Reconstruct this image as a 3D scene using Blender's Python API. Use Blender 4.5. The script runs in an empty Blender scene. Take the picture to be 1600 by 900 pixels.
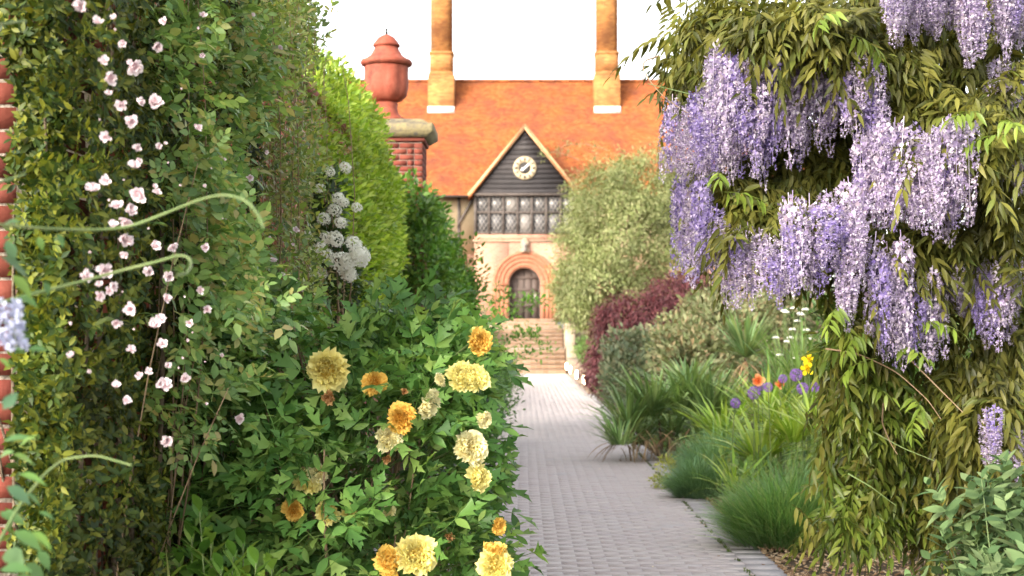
import bpy, math, random
import numpy as np
from mathutils import Vector, Matrix

# ------------------------------------------------------------------ camera, sky, sun, exposure
SC = bpy.context.scene
COL = SC.collection
EYE = 1.6          # camera height
FPX = 2222.0       # focal length in photo pixels (1600 wide): 50 mm on a 36 mm sensor
VX, VY = 820.0, 515.0   # where the path's vanishing point sits in the photo

cam_d = bpy.data.cameras.new('camera'); cam = bpy.data.objects.new('camera', cam_d); COL.objects.link(cam)
cam.location = (0, 0, EYE); cam.rotation_euler = (math.radians(90), 0, 0)
cam_d.lens = 50; cam_d.sensor_width = 36
cam_d.shift_x = -(VX - 800) / 1600; cam_d.shift_y = (VY - 450) / 1600
cam_d.clip_start = 0.1; cam_d.clip_end = 3000
cam_d.dof.use_dof = True; cam_d.dof.focus_distance = 6.2; cam_d.dof.aperture_fstop = 4.2
SC.camera = cam

SUN_EL, SUN_AZ = math.radians(24), math.radians(-38)     # azimuth: 0 = straight behind the camera, negative = to its left
to_sun = Vector((math.sin(SUN_AZ) * math.cos(SUN_EL), -math.cos(SUN_AZ) * math.cos(SUN_EL), math.sin(SUN_EL)))
W = bpy.data.worlds.new('World'); SC.world = W; W.use_nodes = True
nt = W.node_tree; nt.nodes.clear()
sky = nt.nodes.new('ShaderNodeTexSky'); sky.sky_type = 'NISHITA'; sky.sun_disc = False
sky.sun_elevation = SUN_EL; sky.sun_rotation = math.atan2(to_sun.x, to_sun.y)
sky.air_density = 1.0; sky.dust_density = 3.0; sky.ozone_density = 1.0
hs = nt.nodes.new('ShaderNodeHueSaturation'); hs.inputs['Saturation'].default_value = 0.25   # thin white overcast veil
tint = nt.nodes.new('ShaderNodeMix'); tint.data_type = 'RGBA'; tint.blend_type = 'MULTIPLY'; tint.inputs[0].default_value = 1
tint.inputs[7].default_value = (1.0, 0.985, 0.96, 1)
bg = nt.nodes.new('ShaderNodeBackground'); bg.inputs[1].default_value = 0.15
wo = nt.nodes.new('ShaderNodeOutputWorld')
nt.links.new(sky.outputs[0], hs.inputs['Color']); nt.links.new(hs.outputs[0], tint.inputs[6])
nt.links.new(tint.outputs[2], bg.inputs[0]); nt.links.new(bg.outputs[0], wo.inputs[0])
sun_d = bpy.data.lights.new('sun', 'SUN'); sun_d.energy = 0.75; sun_d.angle = math.radians(16); sun_d.color = (1.0, 0.80, 0.56)
sun = bpy.data.objects.new('sun', sun_d); COL.objects.link(sun)
sun.rotation_euler = to_sun.to_track_quat('Z', 'Y').to_euler(); sun.location = (0, 0, 40)

vs = SC.view_settings
vs.view_transform = 'Standard'; vs.look = 'None'; vs.exposure = 2.3; vs.gamma = 1.0; vs.use_curve_mapping = False
SC.render.engine = 'CYCLES'
cy = SC.cycles
cy.max_bounces = 6; cy.diffuse_bounces = 4; cy.glossy_bounces = 1; cy.transmission_bounces = 3; cy.transparent_max_bounces = 4
cy.use_denoising = True; cy.denoiser = 'OPENIMAGEDENOISE'; cy.caustics_reflective = False; cy.caustics_refractive = False
cy.sample_clamp_indirect = 6; cy.use_light_tree = False; cy.adaptive_threshold = 0.02

# ------------------------------------------------------------------ helpers
R = np.random.default_rng(11)
UP = np.array([0, 0, 1.0])

def P(px, py, Y):
    return np.array([(px - VX) / FPX * Y, Y, EYE - (py - VY) / FPX * Y])

def unit(v):
    return v / np.maximum(np.linalg.norm(v, axis=-1, keepdims=True), 1e-9)

def rnd(n):                 # n random unit vectors
    return unit(R.normal(size=(n, 3)))

def link(o, parent=None):
    COL.objects.link(o)
    if parent is not None: o.parent = parent
    return o

def tag(o, label, cat, group=None, kind=None):
    o['label'] = label; o['category'] = cat
    if group: o['group'] = group
    if kind: o['kind'] = kind
    return o

def thing(name, loc, label, cat, group=None):
    o = bpy.data.objects.new(name, None); o.empty_display_size = 0.2
    o.location = [float(c) for c in loc]; COL.objects.link(o)
    return tag(o, label, cat, group)

def world_loc(o):
    p = np.zeros(3)
    while o is not None:
        p = p + np.array(o.location); o = o.parent
    return p

def mesh(name, V, F, mat, smooth=False):
    """V (n,3); F (m,3) or (m,4) array, or a list of such arrays / tuples"""
    V = np.asarray(V, dtype=np.float32).reshape(-1, 3)
    me = bpy.data.meshes.new(name)
    if isinstance(F, np.ndarray):
        k = F.shape[1]; flat = F.astype(np.int32).ravel(); tot = np.full(len(F), k, np.int32)
    else:
        flat = np.array([i for f in F for i in f], np.int32); tot = np.array([len(f) for f in F], np.int32)
    st = np.concatenate([[0], np.cumsum(tot)[:-1]]).astype(np.int32)
    me.vertices.add(len(V)); me.vertices.foreach_set('co', V.ravel())
    me.loops.add(len(flat)); me.loops.foreach_set('vertex_index', flat)
    me.polygons.add(len(tot)); me.polygons.foreach_set('loop_start', st); me.polygons.foreach_set('loop_total', tot)
    if smooth: me.polygons.foreach_set('use_smooth', np.ones(len(tot), bool))
    me.update(calc_edges=True); me.validate()
    if mat is not None: me.materials.append(mat)
    return me

def build(name, V, F, mat, parent=None, smooth=False, kind=None):
    """mesh object from WORLD coordinates; its origin is that of its parent"""
    V = np.asarray(V, dtype=float).reshape(-1, 3)
    if parent is not None: V = V - world_loc(parent)
    o = link(bpy.data.objects.new(name, mesh(name, V, F, mat, smooth)), parent)
    if kind: o['kind'] = kind
    return o

class MB:
    """collects solids, then one mesh"""
    def __init__(s): s.V = []; s.F = []; s.n = 0
    def add(s, V, F):
        V = np.asarray(V, float).reshape(-1, 3); s.V.append(V)
        s.F += [tuple(int(i) + s.n for i in f) for f in F]; s.n += len(V); return s
    def box(s, x0, x1, y0, y1, z0, z1):
        V = [(x, y, z) for z in (z0, z1) for y in (y0, y1) for x in (x0, x1)]
        return s.add(V, [(0, 2, 3, 1), (4, 5, 7, 6), (0, 1, 5, 4), (2, 6, 7, 3), (0, 4, 6, 2), (1, 3, 7, 5)])
    def prism(s, poly, y0, y1):                       # poly in x,z counter-clockwise seen from -Y
        n = len(poly); V = [(x, y0, z) for x, z in poly] + [(x, y1, z) for x, z in poly]
        F = [tuple(range(n)), tuple(reversed(range(n, 2 * n)))] + [(i, i + n, (i + 1) % n + n, (i + 1) % n) for i in range(n)]
        return s.add(V, F)
    def tube(s, pts, rad, k=5):
        V, F = tube(pts, rad, k); return s.add(V, F)
    def build(s, name, mat, parent=None, smooth=False, kind=None, bevel=0):
        o = build(name, np.concatenate(s.V), s.F, mat, parent, smooth, kind)
        if bevel:
            m = o.modifiers.new('bevel', 'BEVEL'); m.width = bevel; m.segments = 1; m.limit_method = 'ANGLE'
        return o

def tube(pts, rad, k=5):
    pts = np.asarray(pts, float); n = len(pts); rad = np.broadcast_to(np.asarray(rad, float), (n,))
    t = unit(np.gradient(pts, axis=0)); ref = np.array([0.31, 0.2, 0.93])
    if abs(t[0] @ ref) > .9: ref = np.array([1.0, 0.1, 0])
    a = unit(np.cross(t, ref)); b = np.cross(t, a)
    th = np.arange(k) * 2 * math.pi / k
    V = pts[:, None] + rad[:, None, None] * (np.cos(th)[None, :, None] * a[:, None] + np.sin(th)[None, :, None] * b[:, None])
    F = [(i * k + j, i * k + (j + 1) % k, (i + 1) * k + (j + 1) % k, (i + 1) * k + j) for i in range(n - 1) for j in range(k)]
    return V.reshape(-1, 3), F

def bez(a, b, c, n=7):
    t = np.linspace(0, 1, n)[:, None]; a, b, c = map(np.asarray, (a, b, c))
    return (1 - t) ** 2 * a + 2 * t * (1 - t) * b + t * t * c

def lathe(prof, k, cx, cy, zb, flute=None):
    """prof list of (r,z)"""
    V = []; F = []
    for i, (r, z) in enumerate(prof):
        for j in range(k):
            th = 2 * math.pi * j / k; rr = r * (1 + (flute(i, j) if flute else 0))
            V.append((cx + rr * math.cos(th), cy + rr * math.sin(th), zb + z))
    for i in range(len(prof) - 1):
        for j in range(k):
            F.append((i * k + j, i * k + (j + 1) % k, (i + 1) * k + (j + 1) % k, (i + 1) * k + j))
    F.append(tuple(range(k - 1, -1, -1))); F.append(tuple((len(prof) - 1) * k + j for j in range(k)))
    return V, F

# ------------------------------------------------------------------ materials
def new_mat(name):
    m = bpy.data.materials.new(name); m.use_nodes = True; nt = m.node_tree; nt.nodes.clear()
    return m, nt, nt.nodes.new, nt.links.new

def c4(c): return (c[0], c[1], c[2], 1)

def ramp(nt, stops, interp='LINEAR'):
    r = nt.nodes.new('ShaderNodeValToRGB'); e = r.color_ramp.elements; r.color_ramp.interpolation = interp
    while len(e) < len(stops): e.new(0.5)
    for el, (p, c) in zip(e, stops): el.position = p; el.color = c4(c)
    return r

def leaf_mat(name, cols, rough=.45, trans=.35, tcol=None, spec=.35, clump=1.2, clump_amt=.35):
    """leaf colours vary by leaf and by spray; light passes through the blade"""
    m, nt, N, L = new_mat(name)
    geo = N('ShaderNodeNewGeometry'); oi = N('ShaderNodeObjectInfo')
    ad = N('ShaderNodeMath'); ad.operation = 'ADD'; L(geo.outputs['Random Per Island'], ad.inputs[0]); L(oi.outputs['Random'], ad.inputs[1])
    fr = N('ShaderNodeMath'); fr.operation = 'FRACT'; L(ad.outputs[0], fr.inputs[0])
    rp = ramp(nt, [(i / max(1, len(cols) - 1), c) for i, c in enumerate(cols)]); L(fr.outputs[0], rp.inputs[0])
    no = N('ShaderNodeTexNoise'); no.inputs['Scale'].default_value = clump; no.inputs['Detail'].default_value = 1
    L(geo.outputs['Position'], no.inputs['Vector'])
    mr = N('ShaderNodeMapRange'); mr.inputs['From Min'].default_value = .3; mr.inputs['From Max'].default_value = .7
    mr.inputs['To Min'].default_value = 1 - clump_amt; mr.inputs['To Max'].default_value = 1 + clump_amt
    L(no.outputs[0], mr.inputs[0])
    mu = N('ShaderNodeVectorMath'); mu.operation = 'SCALE'; L(rp.outputs[0], mu.inputs[0]); L(mr.outputs[0], mu.inputs['Scale'])
    pb = N('ShaderNodeBsdfPrincipled'); pb.inputs['Roughness'].default_value = rough; pb.inputs['Specular IOR Level'].default_value = spec
    L(mu.outputs[0], pb.inputs['Base Color'])
    tr = N('ShaderNodeBsdfTranslucent')
    hs = N('ShaderNodeMix'); hs.data_type = 'RGBA'; hs.blend_type = 'MULTIPLY'; hs.inputs[0].default_value = 1
    hs.inputs[7].default_value = c4(tcol or (1.35, 1.25, .6)); L(mu.outputs[0], hs.inputs[6]); L(hs.outputs[2], tr.inputs[0])
    mx = N('ShaderNodeMixShader'); mx.inputs[0].default_value = trans
    L(pb.outputs[0], mx.inputs[1]); L(tr.outputs[0], mx.inputs[2])
    o = N('ShaderNodeOutputMaterial'); L(mx.outputs[0], o.inputs[0])
    return m

def rough_mat(name, cols, scale=6, rough=.85, bump=.3, detail=6, spec=.25, island=0.0, bscale=None, metal=0):
    """mottled mineral / timber surface: noise between colours, fine relief"""
    m, nt, N, L = new_mat(name)
    tc = N('ShaderNodeNewGeometry')
    no = N('ShaderNodeTexNoise'); no.inputs['Scale'].default_value = scale; no.inputs['Detail'].default_value = detail
    no.inputs['Roughness'].default_value = .62
    L(tc.outputs['Position'], no.inputs['Vector'])
    fac = no.outputs[0]
    if island:
        oi = N('ShaderNodeObjectInfo')
        ad = N('ShaderNodeMath'); ad.operation = 'ADD'; L(tc.outputs['Random Per Island'], ad.inputs[0]); L(oi.outputs['Random'], ad.inputs[1])
        fr = N('ShaderNodeMath'); fr.operation = 'FRACT'; L(ad.outputs[0], fr.inputs[0])
        mx = N('ShaderNodeMix'); mx.inputs[0].default_value = island; L(no.outputs[0], mx.inputs[2]); L(fr.outputs[0], mx.inputs[3])
        fac = mx.outputs[0]
    a, b = (.3, .7) if not island else (.3 * (1 - island), 1 - .3 * (1 - island))
    rp = ramp(nt, [(a + (b - a) * i / max(1, len(cols) - 1), c) for i, c in enumerate(cols)]); L(fac, rp.inputs[0])
    pb = N('ShaderNodeBsdfPrincipled'); pb.inputs['Roughness'].default_value = rough; pb.inputs['Specular IOR Level'].default_value = spec
    pb.inputs['Metallic'].default_value = metal
    L(rp.outputs[0], pb.inputs['Base Color'])
    n2 = N('ShaderNodeTexNoise'); n2.inputs['Scale'].default_value = bscale or scale * 6; n2.inputs['Detail'].default_value = 5
    L(tc.outputs['Position'], n2.inputs['Vector'])
    bp = N('ShaderNodeBump'); bp.inputs['Strength'].default_value = bump; bp.inputs['Distance'].default_value = .02
    L(n2.outputs[0], bp.inputs['Height']); L(bp.outputs[0], pb.inputs['Normal'])
    o = N('ShaderNodeOutputMaterial'); L(pb.outputs[0], o.inputs[0])
    return m

def brick_mat(name, cols, mortar, bw=.225, bh=.075, mw=.01, stain=None, stain_amt=0, offset=.5, bump=.5, slope=1.0):
    """masonry too far off to tell brick from brick; u = x + y, v = z * slope"""
    m, nt, N, L = new_mat(name)
    g = N('ShaderNodeNewGeometry'); sp = N('ShaderNodeSeparateXYZ'); L(g.outputs['Position'], sp.inputs[0])
    ad = N('ShaderNodeMath'); ad.operation = 'ADD'; L(sp.outputs[0], ad.inputs[0]); L(sp.outputs[1], ad.inputs[1])
    zz = N('ShaderNodeMath'); zz.operation = 'MULTIPLY'; zz.inputs[1].default_value = slope; L(sp.outputs[2], zz.inputs[0])
    if slope != 1.0: ad = N('ShaderNodeMath'); ad.operation = 'ADD'; ad.inputs[1].default_value = 0; L(sp.outputs[0], ad.inputs[0])
    cb = N('ShaderNodeCombineXYZ'); L(ad.outputs[0], cb.inputs[0]); L(zz.outputs[0], cb.inputs[1])
    br = N('ShaderNodeTexBrick'); br.offset = offset; br.inputs['Scale'].default_value = 1
    br.inputs['Brick Width'].default_value = bw; br.inputs['Row Height'].default_value = bh; br.inputs['Mortar Size'].default_value = mw
    br.inputs['Mortar Smooth'].default_value = .3; br.inputs['Bias'].default_value = 0
    br.inputs['Color1'].default_value = (0, 0, 0, 1); br.inputs['Color2'].default_value = (1, 1, 1, 1); br.inputs['Mortar'].default_value = (.5, .5, .5, 1)
    L(cb.outputs[0], br.inputs['Vector'])
    rp = ramp(nt, [(i / max(1, len(cols) - 1), c) for i, c in enumerate(cols)]); L(br.outputs['Color'], rp.inputs[0])
    mx = N('ShaderNodeMix'); mx.data_type = 'RGBA'; L(br.outputs['Fac'], mx.inputs[0]); L(rp.outputs[0], mx.inputs[6]); mx.inputs[7].default_value = c4(mortar)
    out = mx.outputs[2]
    n2 = N('ShaderNodeTexNoise'); n2.inputs['Scale'].default_value = 1.1; n2.inputs['Detail'].default_value = 5; n2.inputs['Roughness'].default_value = .6
    L(g.outputs['Position'], n2.inputs['Vector'])
    r2 = ramp(nt, [(.40, (0, 0, 0)), (.68, (1, 1, 1))]); L(n2.outputs[0], r2.inputs[0])
    if stain:
        sm = N('ShaderNodeMath'); sm.operation = 'MULTIPLY'; sm.inputs[1].default_value = stain_amt; L(r2.outputs[0], sm.inputs[0])
        m3 = N('ShaderNodeMix'); m3.data_type = 'RGBA'; L(sm.outputs[0], m3.inputs[0]); L(out, m3.inputs[6]); m3.inputs[7].default_value = c4(stain)
        out = m3.outputs[2]
    pb = N('ShaderNodeBsdfPrincipled'); pb.inputs['Roughness'].default_value = .85; pb.inputs['Specular IOR Level'].default_value = .2
    L(out, pb.inputs['Base Color'])
    iv = N('ShaderNodeMath'); iv.operation = 'SUBTRACT'; iv.inputs[0].default_value = 1; L(br.outputs['Fac'], iv.inputs[1])
    bp = N('ShaderNodeBump'); bp.inputs['Strength'].default_value = bump; bp.inputs['Distance'].default_value = .01
    L(iv.outputs[0], bp.inputs['Height']); L(bp.outputs[0], pb.inputs['Normal'])
    o = N('ShaderNodeOutputMaterial'); L(pb.outputs[0], o.inputs[0])
    return m

def flower_mat(name, centre, edge, r0, r1, trans=.3, var=.15, rough=.6):
    """pigment runs from the heart of the bloom to the petal rims (object space)"""
    m, nt, N, L = new_mat(name)
    tc = N('ShaderNodeTexCoord'); ln = N('ShaderNodeVectorMath'); ln.operation = 'LENGTH'; L(tc.outputs['Object'], ln.inputs[0])
    mr = N('ShaderNodeMapRange'); mr.inputs['From Min'].default_value = r0; mr.inputs['From Max'].default_value = r1; L(ln.outputs['Value'], mr.inputs[0])
    geo = N('ShaderNodeNewGeometry')
    a2 = N('ShaderNodeMath'); a2.operation = 'MULTIPLY_ADD'; a2.inputs[1].default_value = var * 2; a2.inputs[2].default_value = -var
    L(geo.outputs['Random Per Island'], a2.inputs[0])
    ad = N('ShaderNodeMath'); ad.operation = 'ADD'; ad.use_clamp = True; L(mr.outputs[0], ad.inputs[0]); L(a2.outputs[0], ad.inputs[1])
    mid = tuple((a + b) / 2 for a, b in zip(centre, edge))
    rp = ramp(nt, [(0, centre), (.5, mid), (1, edge)]); L(ad.outputs[0], rp.inputs[0])
    pb = N('ShaderNodeBsdfPrincipled'); pb.inputs['Roughness'].default_value = rough; pb.inputs['Specular IOR Level'].default_value = .2
    L(rp.outputs[0], pb.inputs['Base Color'])
    tr = N('ShaderNodeBsdfTranslucent'); L(rp.outputs[0], tr.inputs[0])
    mx = N('ShaderNodeMixShader'); mx.inputs[0].default_value = trans; L(pb.outputs[0], mx.inputs[1]); L(tr.outputs[0], mx.inputs[2])
    o = N('ShaderNodeOutputMaterial'); L(mx.outputs[0], o.inputs[0])
    return m

def emit_mat(name, col, s):
    m, nt, N, L = new_mat(name); e = N('ShaderNodeEmission'); e.inputs[0].default_value = c4(col); e.inputs[1].default_value = s
    o = N('ShaderNodeOutputMaterial'); L(e.outputs[0], o.inputs[0]); return m

def glass_mat(name):
    """leaded panes seen from outside: dark room behind, sky in the pane"""
    m, nt, N, L = new_mat(name)
    oi = N('ShaderNodeObjectInfo'); rp = ramp(nt, [(0, (.05, .05, .055)), (.6, (.10, .10, .105)), (1, (.26, .24, .22))]); L(oi.outputs['Random'], rp.inputs[0])
    pb = N('ShaderNodeBsdfPrincipled'); pb.inputs['Roughness'].default_value = .2; pb.inputs['Specular IOR Level'].default_value = .5
    L(rp.outputs[0], pb.inputs['Base Color'])
    no = N('ShaderNodeTexNoise'); no.inputs['Scale'].default_value = 9; g = N('ShaderNodeNewGeometry'); L(g.outputs['Position'], no.inputs['Vector'])
    bp = N('ShaderNodeBump'); bp.inputs['Strength'].default_value = .12; L(no.outputs[0], bp.inputs['Height']); L(bp.outputs[0], pb.inputs['Normal'])
    o = N('ShaderNodeOutputMaterial'); L(pb.outputs[0], o.inputs[0]); return m

# ------------------------------------------------------------------ leaf templates: (V, F) with base at 0, tip along +Y, face up +Z
def leaf(nseg=3, w=.45, peak=.42, fold=.25, curl=.15, twist=0):
    b = 1.3; a = b * peak / (1 - peak); t = np.linspace(0, 1, nseg + 1)
    mx = (peak ** a) * ((1 - peak) ** b); s = (t ** a) * ((1 - t) ** b) / mx
    V = [(0, 0, 0)]
    for i in range(1, nseg):
        h = w / 2 * s[i]; z = -curl * t[i] ** 2
        V += [(-h, t[i], z + fold * h), (0, t[i], z), (h, t[i], z + fold * h)]
    V.append((0, 1, -curl)); F = []
    F += [(0, 2, 1), (0, 3, 2)]
    for i in range(nseg - 2):
        q = 1 + 3 * i
        F += [(q, q + 1, q + 4), (q, q + 4, q + 3), (q + 1, q + 2, q + 5), (q + 1, q + 5, q + 4)]
    q = 1 + 3 * (nseg - 2); e = len(V) - 1
    F += [(q, q + 1, e), (q + 1, q + 2, e)]
    return np.array(V, float), np.array(F)

def outline_leaf(mid, side, fold=.2, curl=.2, ripple=.0):
    """mid: ys of the midrib; side: (x,y) of one margin, same count; lobed leaves"""
    V = []; n = len(mid)
    z = lambda x, y: -curl * y * y + fold * abs(x) + ripple * math.sin(9 * y + 5 * x)
    for (x, y), m in zip(side, mid):
        V += [(-x, y, z(x, y)), (0, m, z(0, m)), (x, y * .98, z(x, y) * .9)]
    F = []
    for i in range(n - 1):
        a = 3 * i; F += [(a, a + 1, a + 4), (a, a + 4, a + 3), (a + 1, a + 2, a + 5), (a + 1, a + 5, a + 4)]
    return np.array(V, float), np.array(F)

def blade(nseg=4, w=.05, arch=.35, fold=.3):
    """strap leaf that rises along Y and arches down at the tip"""
    V = []; F = []
    for i in range(nseg + 1):
        t = i / nseg; h = w / 2 * (1 - t ** 3) * (1 if i else .7); z = -arch * t ** 2.4; y = t * (1 - .12 * arch * t)
        V += [(-h, y, z + fold * h), (0, y, z), (h, y, z + fold * h)]
    for i in range(nseg):
        a = 3 * i; F += [(a, a + 1, a + 4), (a, a + 4, a + 3), (a + 1, a + 2, a + 5), (a + 1, a + 5, a + 4)]
    return np.array(V, float), np.array(F)

def basis(d, n):
    d = unit(d); x = unit(np.cross(d, n)); z = np.cross(x, d)
    return np.stack([x, d, z], axis=-1)          # columns: local x,y,z

def inst(T, pos, d, n, s):
    V0, F0 = T; M = basis(np.asarray(d, float), np.asarray(n, float)); s = np.broadcast_to(np.asarray(s, float), (len(pos),))
    V = np.einsum('nij,vj->nvi', M, V0) * s[:, None, None] + np.asarray(pos, float)[:, None, :]
    F = F0[None] + (np.arange(len(pos)) * len(V0))[:, None, None]
    return V.reshape(-1, 3), F.reshape(-1, F0.shape[1])

def join(parts):
    Vs, Fs, n = [], [], 0
    for V, F in parts:
        Vs.append(V); Fs.append(np.asarray(F) + n); n += len(V)
    return np.concatenate(Vs), np.concatenate(Fs)

def tri_tube(pts, rad, k=3):
    V, F = tube(pts, rad, k); F = np.array(F)
    return V, np.concatenate([F[:, [0, 1, 2]], F[:, [0, 2, 3]]])

def project(p):
    return VX + p[:, 0] / p[:, 1] * FPX, VY - (p[:, 2] - EYE) / p[:, 1] * FPX

def pick_front(pos, s, k, cell=16):
    """indices of the k leaves that show largest: the front-most in each patch of view"""
    px, py = project(pos); ok = (px > -20) & (px < 1620) & (py > -20) & (py < 920) & (pos[:, 1] > 0)
    idx = np.where(ok)[0]
    if len(idx) == 0: return np.arange(0)
    while True:
        key = (px[idx] // cell).astype(int) * 10000 + (py[idx] // cell).astype(int)
        o = np.lexsort((pos[idx, 1], key)); kk = key[o]; first = np.ones(len(o), bool); first[1:] = kk[1:] != kk[:-1]
        f = idx[o[first]]
        if len(f) >= k or cell < 3: break
        cell *= .8
    sz = (s[f] if np.ndim(s) else np.full(len(f), s)) / pos[f, 1]
    return f[np.argsort(-sz)][:k]

def leaves(parent, name, Ts, pos, d, n, s, mat, kobj=0, mass='foliage', smooth=True):
    """the leaves that show largest are objects of their own, the rest one mass"""
    s = np.broadcast_to(np.asarray(s, float), (len(pos),)).copy(); which = R.integers(0, len(Ts), len(pos))
    used = np.zeros(len(pos), bool); base = world_loc(parent)
    if kobj:
        data = [mesh(name, T[0], T[1], mat, smooth) for T in Ts]
        M = basis(d, n)
        for i in pick_front(pos, s, kobj):
            used[i] = True
            o = bpy.data.objects.new(name, data[which[i]]); link(o, parent)
            m = Matrix(((M[i] * s[i])).tolist()).to_4x4(); m.translation = Vector((pos[i] - base).tolist()); o.matrix_local = m
    rest = ~used
    if rest.any():
        parts = []
        for j, T in enumerate(Ts):
            q = rest & (which == j)
            if q.any(): parts.append(inst(T, pos[q], d[q], n[q], s[q]))
        V, F = join(parts); build(mass, V, F, mat, parent, smooth, kind='stuff')

def blob_points(blobs, n, lo=.7, hi=1.05, bump=.12):
    """blobs: (px, py, Y, rx_px, ry_px, rY_m) -> points on their joint outer shell and normals"""
    C = np.array([P(b[0], b[1], b[2]) for b in blobs]); rad = np.array([[b[3] / FPX * b[2], b[5], b[4] / FPX * b[2]] for b in blobs])
    return shell(C, rad, n, lo, hi, bump)

def shell(C, rad, n, lo=.7, hi=1.05, bump=.12):
    a = (rad[:, 0] * rad[:, 1] + rad[:, 0] * rad[:, 2] + rad[:, 1] * rad[:, 2]); a = a / a.sum()
    out, nr = [], []; got = 0
    while got < n:
        m = int((n - got) * 1.6) + 50; k = R.choice(len(C), m, p=a); u = rnd(m)
        r = lo + (hi - lo) * np.sqrt(R.random(m))
        w = 1 + bump * (np.sin(5 * u[:, 0] + 3.1 * k) * np.sin(6 * u[:, 2] + k) + .6 * np.sin(11 * u[:, 1] + 2 * k + 7 * u[:, 0]))
        p = C[k] + u * rad[k] * (r * w)[:, None]
        q = np.linalg.norm((p[:, None] - C[None]) / rad[None], axis=2); q[np.arange(m), k] = 9
        ok = (q.min(1) > lo * .92) & (p[:, 2] > .02)
        out.append(p[ok]); nr.append(unit(u / rad[k])[ok]); got += ok.sum()
    return np.concatenate(out)[:n], np.concatenate(nr)[:n]

def sprays(p, nr, per, cr, size, out=.8, up=.3, jit=.6, face_up=.7, svar=.35):
    """leaves around each spray centre: positions, directions, normals, sizes"""
    N = len(p) * per; c = np.repeat(p, per, 0); nn = np.repeat(nr, per, 0); off = rnd(N) * (R.random(N) ** .5)[:, None]
    pos = c + off * cr; d = unit(nn * out + UP * up + off * .7 + rnd(N) * jit)
    n = unit(UP * face_up + nn * (1 - face_up) + rnd(N) * .45)
    s = size * (1 + svar * (R.random(N) * 2 - 1)) * np.repeat(1 + .2 * (R.random(len(p)) - .5), per)
    keep = pos[:, 2] > .01
    return pos[keep], d[keep], n[keep], s[keep]

def stems(parent, base, tips, r0, mat, name='stem', sag=.25, k=5, spread=.0, smooth=True):
    """each stem a curved tapering shoot from the base towards a spray, one mesh"""
    m = MB(); base = np.asarray(base, float)
    for t in tips:
        b = base + np.array([R.normal() * spread * .15, R.normal() * spread, 0])
        b[1] += (t[1] - b[1]) * .6
        mid = (b + t) / 2 + np.array([R.normal() * .12, R.normal() * .12, sag]) * np.linalg.norm(t - b) * .5
        m.tube(bez(b, mid, t, 7), np.linspace(r0, r0 * .3, 7), k)
    return m.build(name, mat, parent, smooth)

# ================================================================== THE SETTING
M_soil = rough_mat('soil', [(.035, .024, .016), (.07, .05, .032), (.11, .08, .05)], 5, .95, .8)
M_mortar = rough_mat('joint_sand', [(.28, .26, .26), (.35, .33, .33)], 30, .95, .3)
M_paver = rough_mat('paver', [(.39, .35, .355), (.44, .385, .38), (.46, .41, .40), (.41, .38, .39)], 1.0, .8, .35, island=.35, bscale=60)
M_edge = rough_mat('edging_brick', [(.32, .30, .315), (.38, .355, .36), (.42, .39, .385)], 3, .8, .3, island=.5, bscale=60)
M_stone = rough_mat('pale_stone', [(.22, .165, .115), (.30, .235, .17), (.36, .29, .22)], 4, .85, .4)
M_stepbrick = brick_mat('step_brick', [(.21, .13, .08), (.27, .17, .11), (.32, .21, .145)], (.27, .22, .17), .225, .16, .012, (.3, .2, .13), .3)

def quad(name, x0, x1, y0, y1, z, mat, parent=None):
    return build(name, [(x0, y0, z), (x1, y0, z), (x1, y1, z), (x0, y1, z)], [(0, 1, 2, 3)], mat, parent)

g = quad('ground', -400, 400, -200, 1200, 0.0, M_soil); g['kind'] = 'structure'; g['label'] = 'dark garden soil under the planting'

PX0, PX1 = -.85, 1.455          # path between its edgings
path = quad('path', PX0 - .25, 1.70, 1.0, 51.0, .0135, M_mortar); path['kind'] = 'structure'
path['label'] = 'greyish pink brick paved garden path running to the steps'
# pavers in straight courses: the nearest ones in view singly, the rest one mass
bw, bd, jt = .205, .0975, .0015
nx = int((PX1 - PX0) / (bw + jt)); bw = (PX1 - PX0) / nx - jt
def paver_T(x, y, z):
    e = .002
    V = [(-x / 2, -y / 2, 0), (x / 2, -y / 2, 0), (x / 2, y / 2, 0), (-x / 2, y / 2, 0),
         (-x / 2 + e, -y / 2 + e, z), (x / 2 - e, -y / 2 + e, z), (x / 2 - e, y / 2 - e, z), (-x / 2 + e, y / 2 - e, z)]
    F = [(4, 5, 6), (4, 6, 7)] + sum([[(i, (i + 1) % 4, (i + 1) % 4 + 4), (i, (i + 1) % 4 + 4, i + 4)] for i in range(4)], [])
    return np.array(V, float), np.array(F)
ys = np.arange(2.0, 50.9, bd + .0045)
GX, GY = np.meshgrid(PX0 + (np.arange(nx) + .5) * (bw + jt), ys); GX = (GX + (np.arange(len(ys)) % 2)[:, None] * .5 * bw - .25 * bw).ravel(); GY = GY.ravel()
pos = np.stack([GX, GY, .002 + R.normal(size=len(GX)) * .0012], 1)
rot = R.normal(size=len(GX)) * .008
T = paver_T(bw, bd, .016)
d = np.stack([-np.sin(rot), np.cos(rot), R.normal(size=len(GX)) * .006], 1); n = unit(np.stack([R.normal(size=len(GX)) * .008, R.normal(size=len(GX)) * .008, np.ones(len(GX))], 1))
px_, py_ = project(pos); seen = (py_ < 905) & (px_ > 790) & (px_ < 1240)
order = np.argsort(np.where(seen, pos[:, 1], 1e6))[:300]; single = np.zeros(len(pos), bool); single[order] = True
me = mesh('brick', T[0], T[1], M_paver); Mb = basis(d, n)
for i in np.where(single)[0]:
    o = link(bpy.data.objects.new('brick', me), path); m = Matrix(Mb[i].tolist()).to_4x4(); m.translation = Vector(pos[i].tolist()); o.matrix_local = m
V, F = inst(T, pos[~single], d[~single], n[~single], 1.0); build('brick_paving', V, F, M_paver, path, kind='stuff')
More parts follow.
